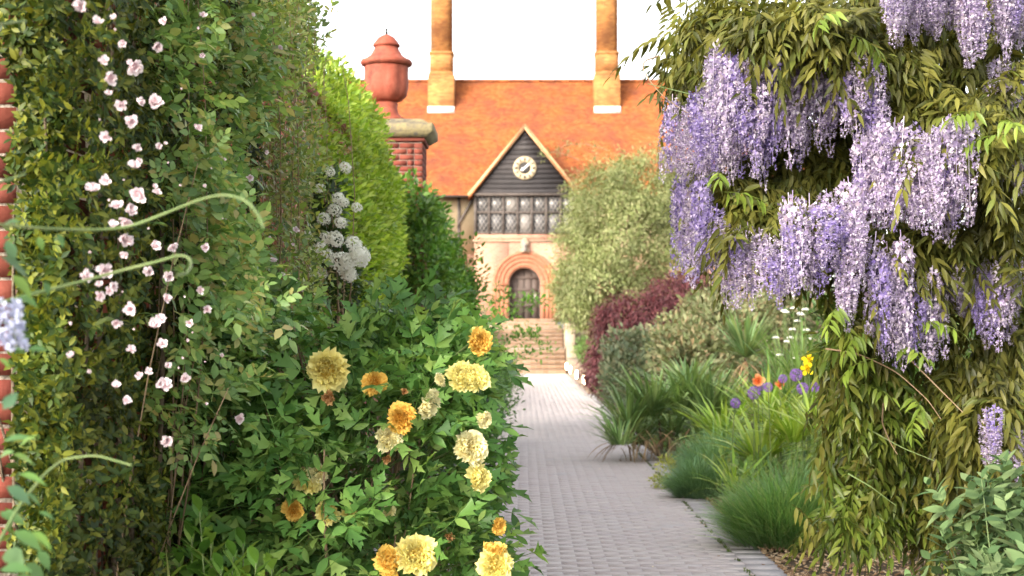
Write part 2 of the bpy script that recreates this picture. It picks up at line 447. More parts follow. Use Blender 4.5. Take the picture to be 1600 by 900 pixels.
# right-hand edging course, bricks end to end along the path
T2 = paver_T(.2, .215, .018); me2 = mesh('edging_brick', T2[0], T2[1], M_edge); P2 = []
for i, y in enumerate(np.arange(8.6, 34.0, .222)):
    p = Vector((1.58 + R.normal() * .006, y, .002 + R.normal() * .002))
    if i < 70:
        o = link(bpy.data.objects.new('edging_brick', me2), path); o.location = p; o.rotation_euler = (R.normal() * .01, R.normal() * .012, R.normal() * .02)
    else: P2.append(p)
P2 = np.array([list(p) for p in P2]); V, F = inst(T2, P2, np.tile([0, 1, 0], (len(P2), 1)), np.tile([0, 0, 1], (len(P2), 1)), 1.0)
build('edging_course', V, F, M_edge, path, kind='stuff')

# ------------------------------------------------------------------ the steps and terrace at the end of the path
def solid(name, x0, x1, y0, y1, z0, z1, mat, parent=None, bevel=.012, kind=None):
    return MB().box(x0, x1, y0, y1, z0, z1).build(name, mat, parent, bevel=bevel, kind=kind)
st = thing('garden_steps', (0, 51, 0), 'broad brick steps with pale stone landings rising to the house door', 'steps')
z = 0; y = 51.0
for i in range(5):
    last = i == 4
    solid('step', -1.48, 1.48, y, y + (.34 if not last else 2.2), z, z + .15, M_stepbrick, st)
    solid('tread', -1.5, 1.5, y - .03, y + (.345 if not last else 2.2), z + .151, z + (.175 if not last else .2), M_stone if last else M_stepbrick, st)
    z += .15 + (.026 if not last else .05); y += .34 if not last else 2.2
for i in range(5):
    last = i == 4
    solid('step', -1.48, 1.48, y, y + .34, z, z + .12, M_stepbrick, st)
    solid('tread', -1.5, 1.5, y - .03, y + (.345 if not last else .5), z + .121, z + (.145 if not last else .17), M_stone if last else M_stepbrick, st)
    z += .146 if not last else .171; y += .34
ZT = z; YT = y + .16
ter = MB().box(-14, 14, YT, 64, 0, ZT - .02).build('terrace', M_stepbrick, None); ter['kind'] = 'structure'; ter['label'] = 'brick paved terrace before the house door'
dz = (2.07 - ZT) / 3
for i in range(3):
    solid('door_step', -1.5 + .12 * i, 1.5 - .12 * i, 60.3 + .5 * i, 62.3, ZT + dz * i - (.02 if i == 0 else -.001), ZT + dz * (i + 1), M_stepbrick, st)
for s in (-1, 1):
    w = MB().box(min(s * 1.52, s * 1.9), max(s * 1.52, s * 1.9), 51.2, 53.6, 0, 1.0).box(min(s * 1.52, s * 1.9), max(s * 1.52, s * 1.9), 53.61, YT, 0, ZT + .2)
    w.build('cheek_wall', M_stone, st, bevel=.02)
rw = MB().box(-14, -1.92, YT - .3, YT - .002, 0, ZT + .15).box(1.92, 14, YT - .3, YT - .002, 0, ZT + .15).build('retaining_wall', M_stone); tag(rw, 'pale stone retaining wall beside the garden steps', 'wall')

# low wall with little lamps along the right edge of the far path
M_lampglow = emit_mat('lamp_glow', (1.0, .78, .45), 9); M_metal = rough_mat('dark_metal', [(.03, .03, .03), (.06, .055, .05)], 20, .5, .1, metal=.6)
lw = thing('low_wall', (1.72, 38, 0), 'low pale stone wall with small glowing lamps beside the far path', 'wall')
yy = 35.0; 
while yy < 50.9:
    L_ = R.uniform(.45, .8); h = .50 + .02 * R.normal()
    MB().box(1.56, 1.84, yy, min(yy + L_ - .012, 51), 0, .24).build('stone', M_stone, lw, bevel=.015)
    MB().box(1.555, 1.845, yy - .06, min(yy + L_ - .075, 51), .25, h).build('stone', M_stone, lw, bevel=.015); yy += L_
MB().box(1.52, 1.88, 34.9, 51.15, .53, .6).build('coping', M_stone, lw, bevel=.015)
lamp_labels = ['small round glowing wall lamp closest to the steps', 'small round glowing wall lamp second from the steps',
               'small round glowing wall lamp third from the steps', 'small round glowing wall lamp beside the low red maple skirt, farthest from the steps']
for (yl, zl), lb in zip([(50.4, .30), (46.2, .30), (40.6, .31), (35.6, .36)], lamp_labels):
    t = thing('wall_lamp', (1.55, yl, zl), lb, 'lamp', 'lamps along the low wall')
    th = np.linspace(0, 2 * math.pi, 13)[:-1]
    V = [(1.552, yl + .15 * math.cos(a), zl + .15 * math.sin(a)) for a in th] + [(1.50, yl + .15 * math.cos(a), zl + .15 * math.sin(a)) for a in th]
    build('housing', V, [tuple(range(12))] + [(i, (i + 1) % 12, (i + 1) % 12 + 12, i + 12) for i in range(12)], M_metal, t)
    V = []; F = []
    for k, (r, x) in enumerate([(.13, 1.50), (.115, 1.47), (.07, 1.445)]):
        V += [(x, yl + r * math.cos(a), zl + r * math.sin(a)) for a in th]
    F = [(k * 12 + i, k * 12 + (i + 1) % 12, k * 12 + 12 + (i + 1) % 12, k * 12 + 12 + i) for k in range(2) for i in range(12)] + [tuple(range(24, 36))]
    build('lens', V, F, M_lampglow, t, True)

# ------------------------------------------------------------------ the house
M_rooftile = brick_mat('roof_tile', [(.27, .078, .022), (.37, .112, .03), (.45, .15, .044), (.32, .092, .026)], (.11, .03, .014), .17, .10, .013, (.13, .042, .03), .7, slope=1.33, bump=1.0)
M_chim = brick_mat('chimney_brick', [(.25, .09, .022), (.38, .15, .034), (.47, .21, .06)], (.29, .18, .085), .23, .08, .012, (.13, .05, .022), .75)
M_wallbrick = brick_mat('wall_brick', [(.27, .105, .062), (.34, .15, .095), (.40, .20, .135)], (.34, .25, .19), .23, .08, .014, (.38, .22, .155), .6)
M_archbrick = rough_mat('arch_brick', [(.28, .11, .06), (.33, .14, .08), (.37, .17, .105)], 5, .85, .1)
M_cream = rough_mat('cream_render', [(.44, .34, .21), (.52, .41, .27)], 3, .9, .2)
M_timber = rough_mat('old_timber', [(.055, .045, .04), (.085, .07, .062), (.12, .10, .09)], 5, .8, .5)
M_board = rough_mat('weathered_board', [(.022, .02, .021), (.038, .034, .035), (.06, .054, .053)], 3, .75, .5, island=.4)
M_barge = rough_mat('bargeboard', [(.46, .27, .14), (.54, .34, .19)], 3, .7, .2)
M_lead = rough_mat('lead', [(.48, .44, .40), (.58, .54, .49)], 10, .7, .1)
M_leads = rough_mat('window_lead', [(.20, .185, .17), (.26, .24, .22)], 10, .6, .1)
M_glass = glass_mat('leaded_glass')
M_clock = rough_mat('clock_ring', [(.38, .31, .20), (.45, .375, .25)], 6, .6, .1)
M_black = rough_mat('black_paint', [(.03, .027, .025), (.05, .045, .04)], 6, .6, .1)
M_white = rough_mat('white_paint', [(.74, .70, .66), (.8, .77, .73)], 6, .5, .05)
M_door = rough_mat('oak_door', [(.075, .058, .05), (.11, .085, .075)], 6, .7, .5, island=.3)

YB = 62.0
house = thing('house', (0, YB, 2.07), 'orange brick house with steep tiled roof and tall chimneys at the path end', 'house')
HW = 13.0; EZ = 7.5; RY, RZ = 68.2, 13.5
# walls
MB().box(-HW, -2.25, 63.2, 63.5, 2.0, 4.95).box(2.25, HW, 63.2, 63.5, 2.0, 4.95).build('wall', M_wallbrick, house)
MB().box(-HW, -2.25, 63.22, 63.5, 4.952, EZ + .3).box(2.25, HW, 63.22, 63.5, 4.952, EZ + .3).build('rendered_wall', M_cream, house)
# porch bay: wall with a round-arched opening
DW, DS = .68, 3.62        # half width of door, spring height
bay = MB()
th = np.linspace(0, math.pi, 41)
arc = [(DW * math.cos(a), DS + DW * math.sin(a)) for a in th]
bay.box(-2.2, -DW, YB, YB + 1.3, 2.0, 5.42); bay.box(DW, 2.2, YB, YB + 1.3, 2.0, 5.42)
for (a0, b0), (a1, b1) in zip(arc[:-1], arc[1:]):
    bay.add([(a0, YB, b0), (a0, YB, 5.42), (a1, YB, 5.42), (a1, YB, b1), (a0, YB + 1.3, b0), (a0, YB + 1.3, 5.42), (a1, YB + 1.3, 5.42), (a1, YB + 1.3, b1)],
            [(0, 1, 2, 3), (0, 3, 7, 4), (4, 7, 6, 5), (1, 5, 6, 2)])
bay.build('porch_wall', M_wallbrick, house)
MB().box(-2.26, 2.26, YB - .06, YB + 1.3, 5.421, 5.52).build('string_course', M_stepbrick, house)
MB().box(-2.2, 2.2, YB + .01, YB + 1.3, 5.521, 5.76).build('spandrel_wall', M_wallbrick, house)
# stepped brick arch orders
for k, (r0, r1, pr) in enumerate([(.70, .90, .02), (.905, 1.08, .04), (1.085, 1.24, .06), (1.245, 1.40, .08)]):
    m = MB()
    for a0, a1 in zip(th[:-1], th[1:]):
        q = [(r * math.cos(a), DS + r * math.sin(a)) for r, a in ((r0, a0), (r1, a0), (r1, a1), (r0, a1))]
        m.prism(q, YB - pr, YB + .01)
    for s in (-1, 1): m.box(min(s * r0, s * r1), max(s * r0, s * r1), YB - pr, YB + .01, 2.0, DS - .002)
    m.build('arch_ring', M_archbrick, house)
for s in (-1, 1): MB().box(min(s * .69, s * 1.42), max(s * .69, s * 1.42), YB - .1, YB - .0, DS - .09, DS + .0).build('impost', M_archbrick, house)
# the door: planks under an arched head
door = build('door', *(lambda mm: (np.concatenate(mm.V), mm.F))(MB().prism([(-DW, 2.0)] + [(DW, 2.0)] + arc, YB + .45, YB + .52)), M_black, house)
npl = 4
for i in range(npl):
    x0 = -DW + .05 + i * (2 * DW - .1) / npl; x1 = x0 + (2 * DW - .1) / npl - .022; rr = DW - .05
    top = [(x, DS + math.sqrt(max(0, rr * rr - x * x))) for x in np.linspace(x1, x0, 6)]
    MB().prism([(x0, 2.09), (x1, 2.09)] + top, YB + .40, YB + .449).build('plank', M_door, door)
for zz in (2.62, 3.30, DS + .2): MB().box(-DW + .03, DW - .03, YB + .365, YB + .399, zz, zz + .11).build('rail', M_door, door)
MB().box(.42, .5, YB + .30, YB + .364, 3.02, 3.12).build('handle', M_lead, door)
fr = MB()
for a0, a1 in zip(th[:-1], th[1:]):
    fr.prism([(r * math.cos(a), DS + r * math.sin(a)) for r, a in ((DW - .06, a0), (DW - .001, a0), (DW - .001, a1), (DW - .06, a1))], YB + .34, YB + .449)
for s in (-1, 1): fr.box(min(s * (DW - .06), s * (DW - .001)), max(s * (DW - .06), s * (DW - .001)), YB + .34, YB + .449, 2.07, DS - .001)
fr.build('door_frame', M_timber, house)
# carved stone above the arch with a small lantern
m = MB(); m.box(-.2, .2, YB - .22, YB, 4.96, 5.12); m.box(-.14, .14, YB - .2, YB, 5.121, 5.30); m.prism([(-.2, 5.301), (.2, 5.301), (.12, 5.52), (0, 5.62), (-.12, 5.52)], YB - .16, YB - .065)
m.build('stone_crest', M_stone, house, bevel=.02)
V, F = lathe([(.01, 0), (.06, .03), (.09, .12), (.07, .25), (.11, .27), (.02, .4)], 8, 0, YB - .3, 4.98); build('lantern', V, F, M_leads, house)
# leaded window band: seven lights in two rows
win = MB()
WX, W0, W1, WM = 2.18, 5.78, 7.42, 6.72
win.box(-WX, WX, YB - .02, YB + .16, W0, W0 + .09); win.box(-WX, WX, YB - .02, YB + .16, W1, W1 + .1)
nl = 7; cw = 2 * WX / nl
for i in range(nl + 1):
    x = -WX + i * cw; h = .045 if 0 < i < nl else .09
    win.box(max(-WX - .04, x - h), min(WX + .04, x + h), YB - .04, YB + .18, W0 - .02, W1 + .12)
win.box(-WX + .01, WX - .01, YB - .03, YB + .14, WM - .045, WM + .045)
wo_ = win.build('window', M_timber, house)
for i in range(nl):
    for (z0, z1) in ((W0 + .09, WM - .045), (WM + .045, W1)):
        x0 = -WX + i * cw + .045; x1 = -WX + (i + 1) * cw - .045
        MB().box(x0, x1, YB + .08, YB + .09, z0, z1).build('pane', M_glass, wo_)
        lt = MB(); w_, h_ = x1 - x0, z1 - z0; stp = w_ / 3
        for sgn in (1, -1):
            for c in np.arange(-h_, w_ + h_, stp):
                # line x = x0 + c + sgn*(z-z0)*.62 clipped to the light
                pts = []
                for t in np.linspace(0, 1, 25):
                    zq = z0 + t * h_; xq = x0 + c + .62 * (zq - z0) if sgn > 0 else x1 - c - .62 * (zq - z0)
                    if x0 <= xq <= x1: pts.append((xq, zq))
                if len(pts) > 2:
                    (xa, za), (xb, zb) = pts[0], pts[-1]; e = .017
                    lt.prism([(xa - e, za), (xa + e, za), (xb + e, zb), (xb - e, zb)], YB + .068 - .004 * sgn, YB + .0795)
        lt.build('lattice', M_leads, wo_)
        if R.random() < .3:      # curtains and things on the sill inside the lights
            pass
# jettied gable of overlapping weatherboards
AZ = 10.28; GH = 2.25; nb = 13
gable = MB().prism([(-GH + .05, 7.53), (GH - .05, 7.53), (0, AZ - .06)], YB - .1, YB + .05).build('gable', M_board, house)
bh = (AZ - 7.53) / nb
for i in range(nb):
    z0 = 7.53 + i * bh; z1 = z0 + bh * 1.08; f = lambda zq: max(.0, (GH - .04) * (AZ - .03 - zq) / (AZ - 7.53))
    z1 = min(z1, AZ - .06); x0, x1 = f(z0), max(.02, f(z1))
    V = [(-x0, YB - .165, z0), (x0, YB - .165, z0), (x1, YB - .115, z1), (-x1, YB - .115, z1), (-x0, YB - .101, z0), (x0, YB - .101, z0), (x1, YB - .101, z1), (-x1, YB - .101, z1)]
    build('board', V, [(0, 1, 2, 3), (0, 4, 5, 1), (3, 2, 6, 7), (1, 5, 6, 2), (0, 3, 7, 4)], M_board, gable)
MB().box(-GH, GH, YB - .2, YB + .05, 7.43, 7.528).build('gable_beam', M_timber, house)
for s in (-1, 1):
    a, b = np.array([s * (GH + .12), 7.36]), np.array([0, AZ + .02]); nn = np.array([-(b - a)[1], (b - a)[0]]); nn = nn / np.linalg.norm(nn) * .17 * (-s)
    q = [tuple(a), tuple(b), tuple(b + np.array([0, .21])), tuple(a + nn)]
    if s > 0: q = q[::-1]
    MB().prism(q, YB - .32, YB - .17).build('bargeboard', M_barge, house)
# clock
ck = np.array([0, 8.62]); yc = YB - .19
def ring(r0, r1, y0, y1, k=28):
    V = []; F = []
    for j in range(k):
        a = 2 * math.pi * j / k; c, s_ = math.cos(a), math.sin(a)
        V += [(r0 * c, y0, ck[1] + r0 * s_), (r1 * c, y0, ck[1] + r1 * s_), (r1 * c, y1, ck[1] + r1 * s_), (r0 * c, y1, ck[1] + r0 * s_)]
    for j in range(k):
        q, w = 4 * j, 4 * ((j + 1) % k)
        for e in range(4): F.append((q + e, w + e, w + (e + 1) % 4, q + (e + 1) % 4))
    return V, F
clock = build('clock', *ring(.255, .505, yc - .03, yc + .02), M_clock, house)
V, F = ring(.0005, .255, yc, yc + .015); build('dial', V, F, M_black, clock)
for k in range(12):
    a = k * math.pi / 6; u = np.array([math.sin(a), math.cos(a)]); v = np.array([u[1], -u[0]]); c = ck + u * .385
    w = .03 if k % 3 else .042
    q = [c - u * .07 - v * w, c - u * .07 + v * w, c + u * .07 + v * w, c + u * .07 - v * w]
    MB().prism([tuple(p) for p in q], yc - .042, yc - .031).build('numeral', M_black, clock)
for a, ln, w, y in ((math.radians(47), .30, .035, .06), (math.radians(236), .22, .05, .05)):
    u = np.array([math.sin(a), math.cos(a)]); v = np.array([u[1], -u[0]])
    q = [ck - v * w, ck + u * ln * .7 - v * w * 1.2, ck + u * ln, ck + u * ln * .7 + v * w * 1.2, ck + v * w]
    MB().prism([tuple(p) for p in q], yc - y, yc - y + .008).build('hand', M_white, clock)
# main roof in overlapping courses
nc = 58; V = []; F = []
for i in range(nc):
    y0 = 62.6 + (RY - 62.6) * i / nc; z0 = EZ + (RZ - EZ) * i / nc; y1 = 62.6 + (RY - 62.6) * (i + 1) / nc; z1 = EZ + (RZ - EZ) * (i + 1) / nc
    for xx in range(26):
        xa, xb = -HW + xx, -HW + xx + 1; j = R.normal() * .006; b0 = len(V)
        V += [(xa, y0 - .01 + j, z0 - .0), (xb, y0 - .01 + j, z0), (xb, y0 - .012 + j, z0 + .028), (xa, y0 - .012 + j, z0 + .028), (xb, y1, z1 + .006), (xa, y1, z1 + .006)]
        F += [(b0, b0 + 1, b0 + 2, b0 + 3), (b0 + 3, b0 + 2, b0 + 4, b0 + 5)]
roof = build('roof', V, F, M_rooftile, house)
MB().add([(-HW, RY, RZ), (HW, RY, RZ), (HW, RY + 5.6, EZ), (-HW, RY + 5.6, EZ)], [(0, 1, 2, 3)]).build('rear_slope', M_rooftile, roof)
for i in range(36):                                   # half-round ridge tiles
    x = -HW + .36 + i * .72; th8 = np.linspace(0, math.pi, 7)
    V = [(x + e, RY + .15 * math.cos(a), RZ - .03 + .13 * math.sin(a) + (.012 if e > 0 else 0)) for e in (-.36, .36) for a in th8]
    build('ridge_tile', V, [(j, j + 1, j + 8, j + 7) for j in range(6)] + [tuple(range(7)), tuple(range(13, 6, -1))], M_rooftile, roof)
rear = MB().box(-HW, HW, RY + 5.2, RY + 5.5, 2.0, EZ + .3).build('rear_wall', M_wallbrick, house)
for s in (-1, 1):
    MB().add([(s * HW, 63.0, 2), (s * HW, 73.5, 2), (s * HW, 73.5, EZ), (s * HW, RY, RZ - .1), (s * HW, 63.0, EZ)], [(0, 1, 2, 3, 4) if s > 0 else (4, 3, 2, 1, 0)]).build('end_wall', M_wallbrick, house)
# the gable's own roof, running back into the main slope
yi = 62.6 + (AZ + .14 - EZ) / (RZ - EZ) * (RY - 62.6)
for s in (-1, 1):
    V = [(s * (GH + .2), YB - .34, 7.30), (0, YB - .34, AZ + .2), (0, yi + .1, AZ + .2), (s * (GH + .2), 62.75, 7.30)]
    V2 = [(x, y, z_ - .06) for x, y, z_ in V]
    build('gable_roof', V + V2, [(0, 1, 2, 3), (7, 6, 5, 4), (0, 4, 5, 1), (3, 2, 6, 7)], M_rooftile, roof)
MB().box(-HW, -2.5, 62.42, 62.56, EZ - .09, EZ + .0).build('gutter', M_timber, house)
MB().box(2.5, HW, 62.42, 62.56, EZ - .09, EZ + .0).build('gutter', M_timber, house)
for s in (-1, 1):                                     # timbers on the rendered wall
    for xx in (2.86, 4.6, 6.3, 8.0): MB().box(min(s * xx, s * (xx + .13)), max(s * xx, s * (xx + .13)), 63.14, 63.218, 4.96, EZ).build('timber', M_timber, house)
    q = [(s * 2.99, 6.1), (s * 2.99, 6.32), (s * 2.36, 7.42), (s * 2.26, 7.42)]
    MB().prism(q if s < 0 else q[::-1], 63.10, 63.215).build('brace', M_timber, house)
# chimneys
def vprism(poly, z0, z1, poly2=None):
    n = len(poly); V = [(x, y, z0) for x, y in poly] + [(x, y, z1) for x, y in (poly2 or poly)]
    return V, [tuple(reversed(range(n))), tuple(range(n, 2 * n))] + [(i, (i + 1) % n, (i + 1) % n + n, i + n) for i in range(n)]
def octo(cx, cy, w, d, c): return [(cx - w + c, cy - d), (cx + w - c, cy - d), (cx + w, cy - d + c), (cx + w, cy + d - c), (cx + w - c, cy + d), (cx - w + c, cy + d), (cx - w, cy + d - c), (cx - w, cy - d + c)]
for cx in (-3.93, 3.87):
    cyy = 67.3; m = MB()
    m.add(*vprism(octo(cx, cyy, .615, .615, .02), 10.8, 13.55))
    m.add(*vprism(octo(cx, cyy, .60, .60, .03), 13.551, 13.75, octo(cx, cyy, .545, .545, .16)))
    m.add(*vprism(octo(cx, cyy, .545, .545, .16), 13.751, 14.55))
    m.add(*vprism(octo(cx, cyy, .575, .575, .16), 14.551, 14.68))
    m.add(*vprism(octo(cx, cyy, .505, .505, .2), 14.681, 21.2))
    m.add(*vprism(octo(cx, cyy, .6, .6, .2), 21.201, 21.5)); m.add(*vprism(octo(cx, cyy, .52, .52, .2), 21.501, 21.9))
    ch = m.build('chimney', M_chim, roof)
    zf = EZ + (66.68 - 62.6) / (RY - 62.6) * (RZ - EZ)
    MB().add([(cx - .63, 66.52, zf - .12), (cx + .63, 66.52, zf - .12), (cx + .63, 66.67, zf + .2), (cx - .63, 66.67, zf + .2), (cx - .63, 66.68, zf - .2), (cx + .63, 66.68, zf - .2)],
             [(0, 1, 2, 3), (0, 4, 5, 1), (1, 5, 2), (0, 3, 4)]).build('flashing', M_lead, ch)

# ------------------------------------------------------------------ garden wall on the left, its near end, the far pier with the urn
M_redbrick = rough_mat('red_brick', [(.085, .02, .014), (.14, .032, .021), (.18, .048, .03), (.10, .027, .024)], 7, .85, .15, island=.5, bscale=70)
M_limemortar = rough_mat('lime_mortar', [(.34, .29, .23), (.44, .38, .31)], 14, .95, .5)
M_gwall = brick_mat('garden_wall_brick', [(.24, .07, .045), (.34, .10, .06), (.38, .14, .09)], (.34, .29, .22), .225, .075, .01)
gw = thing('garden_wall', (-1.75, 4.4, 0), 'old red brick garden wall, its bare end showing at the left edge', 'wall')
MB().box(-1.905, -1.575, 4.406, 17.6, 0, 3.3).build('core', M_limemortar, gw)
MB().box(-1.94, -1.55, 4.4, 17.6, 3.301, 3.38).build('coping', M_redbrick, gw)
bm = MB().box(0, .215, 0, .10, 0, .066); me_s = mesh('brick', np.concatenate(bm.V), bm.F, M_redbrick)
bm = MB().box(0, .104, 0, .05, 0, .066); me_h = mesh('brick', np.concatenate(bm.V), bm.F, M_redbrick)
bm = MB().box(0, .02, 0, .215, 0, .066); me_r = mesh('brick', np.concatenate(bm.V), bm.F, M_redbrick)
for c in range(43):
    z = .004 + c * .0765
    row = [(me_s, -1.791), (me_h, -1.905)] if c % 2 else [(me_h, -1.68), (me_s, -1.905)]
    for me_, x in row:
        o = link(bpy.data.objects.new('brick', me_), gw); o.location = (x + R.normal() * .002 + 1.75, 4.4 + R.normal() * .003 - 4.4, z + R.normal() * .001)
    for k in range(3):                                 # the return along the path, as far as it shows
        o = link(bpy.data.objects.new('brick', me_r), gw); o.location = (-1.588 + R.normal() * .0015 + 1.75, .118 + .2255 * k - (.112 if c % 2 else 0) * (k > 0), z)
MB().box(-1.9, -1.570, 5.2, 17.59, .001, 3.299).build('far_face', M_gwall, gw)

M_terra = rough_mat('terracotta', [(.15, .034, .02), (.22, .052, .03), (.27, .075, .045), (.12, .035, .024)], 4, .75, .3)
M_lichen = rough_mat('lichen_stone', [(.06, .055, .045), (.14, .12, .085), (.24, .20, .10), (.11, .10, .085)], 7, .9, .6)
YP = 18.0; SP = FPX / YP
pier = thing('gate_pier', (-1.72, YP + .35, 0), 'red brick pier with mossy stone cap under the terracotta urn', 'pier')
xa, xb = -2.06, -1.295
MB().box(xa + .012, xb - .012, YP + .012, YP + .75, 0, 3.97).build('core', M_limemortar, pier)
bm = MB().box(0, .181, 0, .1, 0, .062); me_a = mesh('brick', np.concatenate(bm.V), bm.F, M_redbrick)
bm = MB().box(0, .1, 0, .181, 0, .062); me_b = mesh('brick', np.concatenate(bm.V), bm.F, M_redbrick)
for c in range(54):
    z = c * .0735 + .002; off = .095 if c % 2 else 0
    if z > 3.95: break
    def runs(length):                                  # brick ends along a face, half-lapped on every other course
        e = [0.0] + ([off] if off else []); 
        while e[-1] + .191 < length - .03: e.append(e[-1] + .191)
        return list(zip(e, e[1:] + [length + .01]))
    for e0, e1 in runs(xb - .11 - xa):
        o = link(bpy.data.objects.new('brick', me_a), pier); o.location = (xa + e0 + 1.72, -.35 + R.normal() * .0015, z); o.scale = ((e1 - e0 - .01) / .181, 1, 1)
    for e0, e1 in runs(.75):
        o = link(bpy.data.objects.new('brick', me_b), pier); o.location = (xb - .1 + 1.72 + R.normal() * .0015, -.35 + e0, z); o.scale = (1, (e1 - e0 - .01) / .181, 1)
z0 = 3.98
MB().box(xa - .02, xb + .03, YP - .03, YP + .78, z0, z0 + .05).build('neck_course', M_redbrick, pier, bevel=.01)
cap = MB().add(*vprism(octo((xa + xb) / 2, YP + .375, .43, .44, .01), z0 + .051, z0 + .115, octo((xa + xb) / 2, YP + .375, .525, .52, .02)))
cap.add(*vprism(octo((xa + xb) / 2, YP + .375, .525, .52, .02), z0 + .116, z0 + .22)); cap.add(*vprism(octo((xa + xb) / 2, YP + .375, .48, .47, .03), z0 + .221, z0 + .29, octo((xa + xb) / 2, YP + .375, .38, .38, .03)))
cap.build('cap', M_lichen, pier, bevel=.012)
UX = (604 - VX) / FPX * (YP + .37); zu = z0 + .291
urn = thing('urn', (UX, YP + .37, zu), 'tall lidded terracotta urn standing on the brick pier', 'urn')
fl = lambda i, j: 0.0
V, F = lathe([(.25, 0), (.25, .05), (.20, .07), (.155, .12), (.135, .2), (.15, .235), (.13, .26)], 40, UX, YP + .37, zu); build('foot', V, F, M_terra, urn, True)
def gad(i, j): return .085 * abs(math.sin(j * math.pi / 6)) * (1 if 1 <= i <= 6 else 0)
V, F = lathe([(.13, .262), (.19, .29), (.245, .35), (.265, .45), (.27, .55), (.265, .66), (.27, .70), (.28, .72)], 48, UX, YP + .37, zu, gad); build('bowl', V, F, M_terra, urn, True)
V, F = lathe([(.285, .721), (.325, .745), (.335, .775), (.32, .80), (.26, .825), (.205, .87), (.165, .94), (.15, .975)], 40, UX, YP + .37, zu, lambda i, j: .02 * abs(math.sin(j * math.pi / 5)) * (i < 5))
lid = build('lid', V, F, M_terra, urn, True)
V, F = lathe([(.15, .976), (.175, .99), (.17, 1.01), (.14, 1.05), (.10, 1.1), (.05, 1.13), (.02, 1.14)], 30, UX, YP + .37, zu, lambda i, j: .04 * abs(math.sin(j * math.pi / 5))); build('knob', V, F, M_terra, lid, True)
V, F = lathe([(.016, 1.14), (.02, 1.17), (.01, 1.19), (.022, 1.205), (.006, 1.225)], 8, UX, YP + .37, zu); build('finial', V, F, M_metal, lid, True)

# ================================================================== PLANTS, LEFT SIDE
M_wood = rough_mat('bark', [(.06, .045, .03), (.12, .09, .06), (.18, .14, .1)], 18, .9, .6)
M_twig = rough_mat('twig', [(.16, .10, .06), (.24, .17, .10), (.30, .22, .14)], 18, .85, .4)
M_greenstem = rough_mat('green_stem', [(.08, .13, .04), (.12, .17, .06), (.15, .18, .07)], 12, .6, .2)
def fn(y, z, k=0.0):         # slow bumps over the face of the wall
    return np.sin(2.1 * y + 1.7 * z + k) * np.sin(1.3 * z - 1.9 * y + 2 * k) * .6 + np.sin(5.3 * y - 2 * z + k) * np.sin(4.1 * z + 3 * k) * .4

def wall_points(n, y0, y1, z0, z1, thick, k=0.0, deep=.5, dens=1.0):
    """points through a curtain of growth on the path side of the wall; dens > 0 crowds the near end"""
    u = R.random(n); y = y0 + (y1 - y0) * u ** dens; z = z0 + (z1 - z0) * R.random(n)
    t = thick * (1 + .45 * fn(y, z, k)); x = -1.58 + t * (1 - deep * R.random(n) ** 1.6)
    e = .08; dy = (fn(y + e, z, k) - fn(y - e, z, k)) / (2 * e) * thick * .45; dz = (fn(y, z + e, k) - fn(y, z - e, k)) / (2 * e) * thick * .45
    return np.stack([x, y, z], 1), unit(np.stack([np.ones(n), -dy - .35, -dz + .15], 1))

L4 = leaf(2, .42, .45, .3, .12); L8 = leaf(3, .5, .42, .25, .18); L8n = leaf(3, .36, .4, .3, .25); L12 = leaf(4, .55, .42, .22, .25)
L8b = leaf(3, .58, .45, .2, .1)

# --- dark evergreen climber with tufts of small leaves
M_ever = leaf_mat('evergreen_leaf', [(.016, .034, .007), (.034, .062, .010), (.078, .10, .012), (.16, .17, .02)], .5, .28, clump=3.5, clump_amt=.5, spec=.25)
ev = thing('evergreen_climber', (-1.5, 5.0, 0), 'dark evergreen climber with tufts of small leaves covering the near wall', 'climber')
p, nr = wall_points(6400, 4.1, 7.0, .25, 3.25, .28, .4, .75, 1.2)
px_, py_ = project(p); edge = 45 + 12 * np.sin(py_ / 37) + 10 * np.sin(py_ / 11)
ok = px_ > edge; p, nr = p[ok], nr[ok]
k = 900; yy = -60 + 1020 * R.random(k); xx = 26 + 8 * np.sin(yy / 23) + 75 * R.random(k); xx = np.where(yy < 95, R.random(k) * 100 - 10, xx); q = P(xx, yy, 4.22 + .14 * R.random(k)).T
p = np.concatenate([p, q]); nr = np.concatenate([nr, np.tile([.35, -.9, .2], (k, 1))])
per = 9; N = len(p) * per; c = np.repeat(p, per, 0); nn = unit(np.repeat(nr + rnd(len(p)) * .6, per, 0)); a = rnd(N)
rad_ = unit(a - (a * nn).sum(1, keepdims=True) * nn); dd = unit(nn * (.25 + .6 * R.random(N))[:, None] + rad_)       # rosettes
leaves(ev, 'leaf', [L4, leaf(3, .45, .5, .25, .2)], c + nn * R.random(N)[:, None] * .03 + rnd(N) * .008, dd, unit(nn + rnd(N) * .3), .034 * (.7 + .6 * R.random(N)), M_ever, 300)
stems(ev, (-1.5, 5.2, 0), [q for q in p[R.choice(len(p), 40, replace=False)] - np.array([.06, 0, 0])], .014, M_wood, sag=.0, spread=.35)

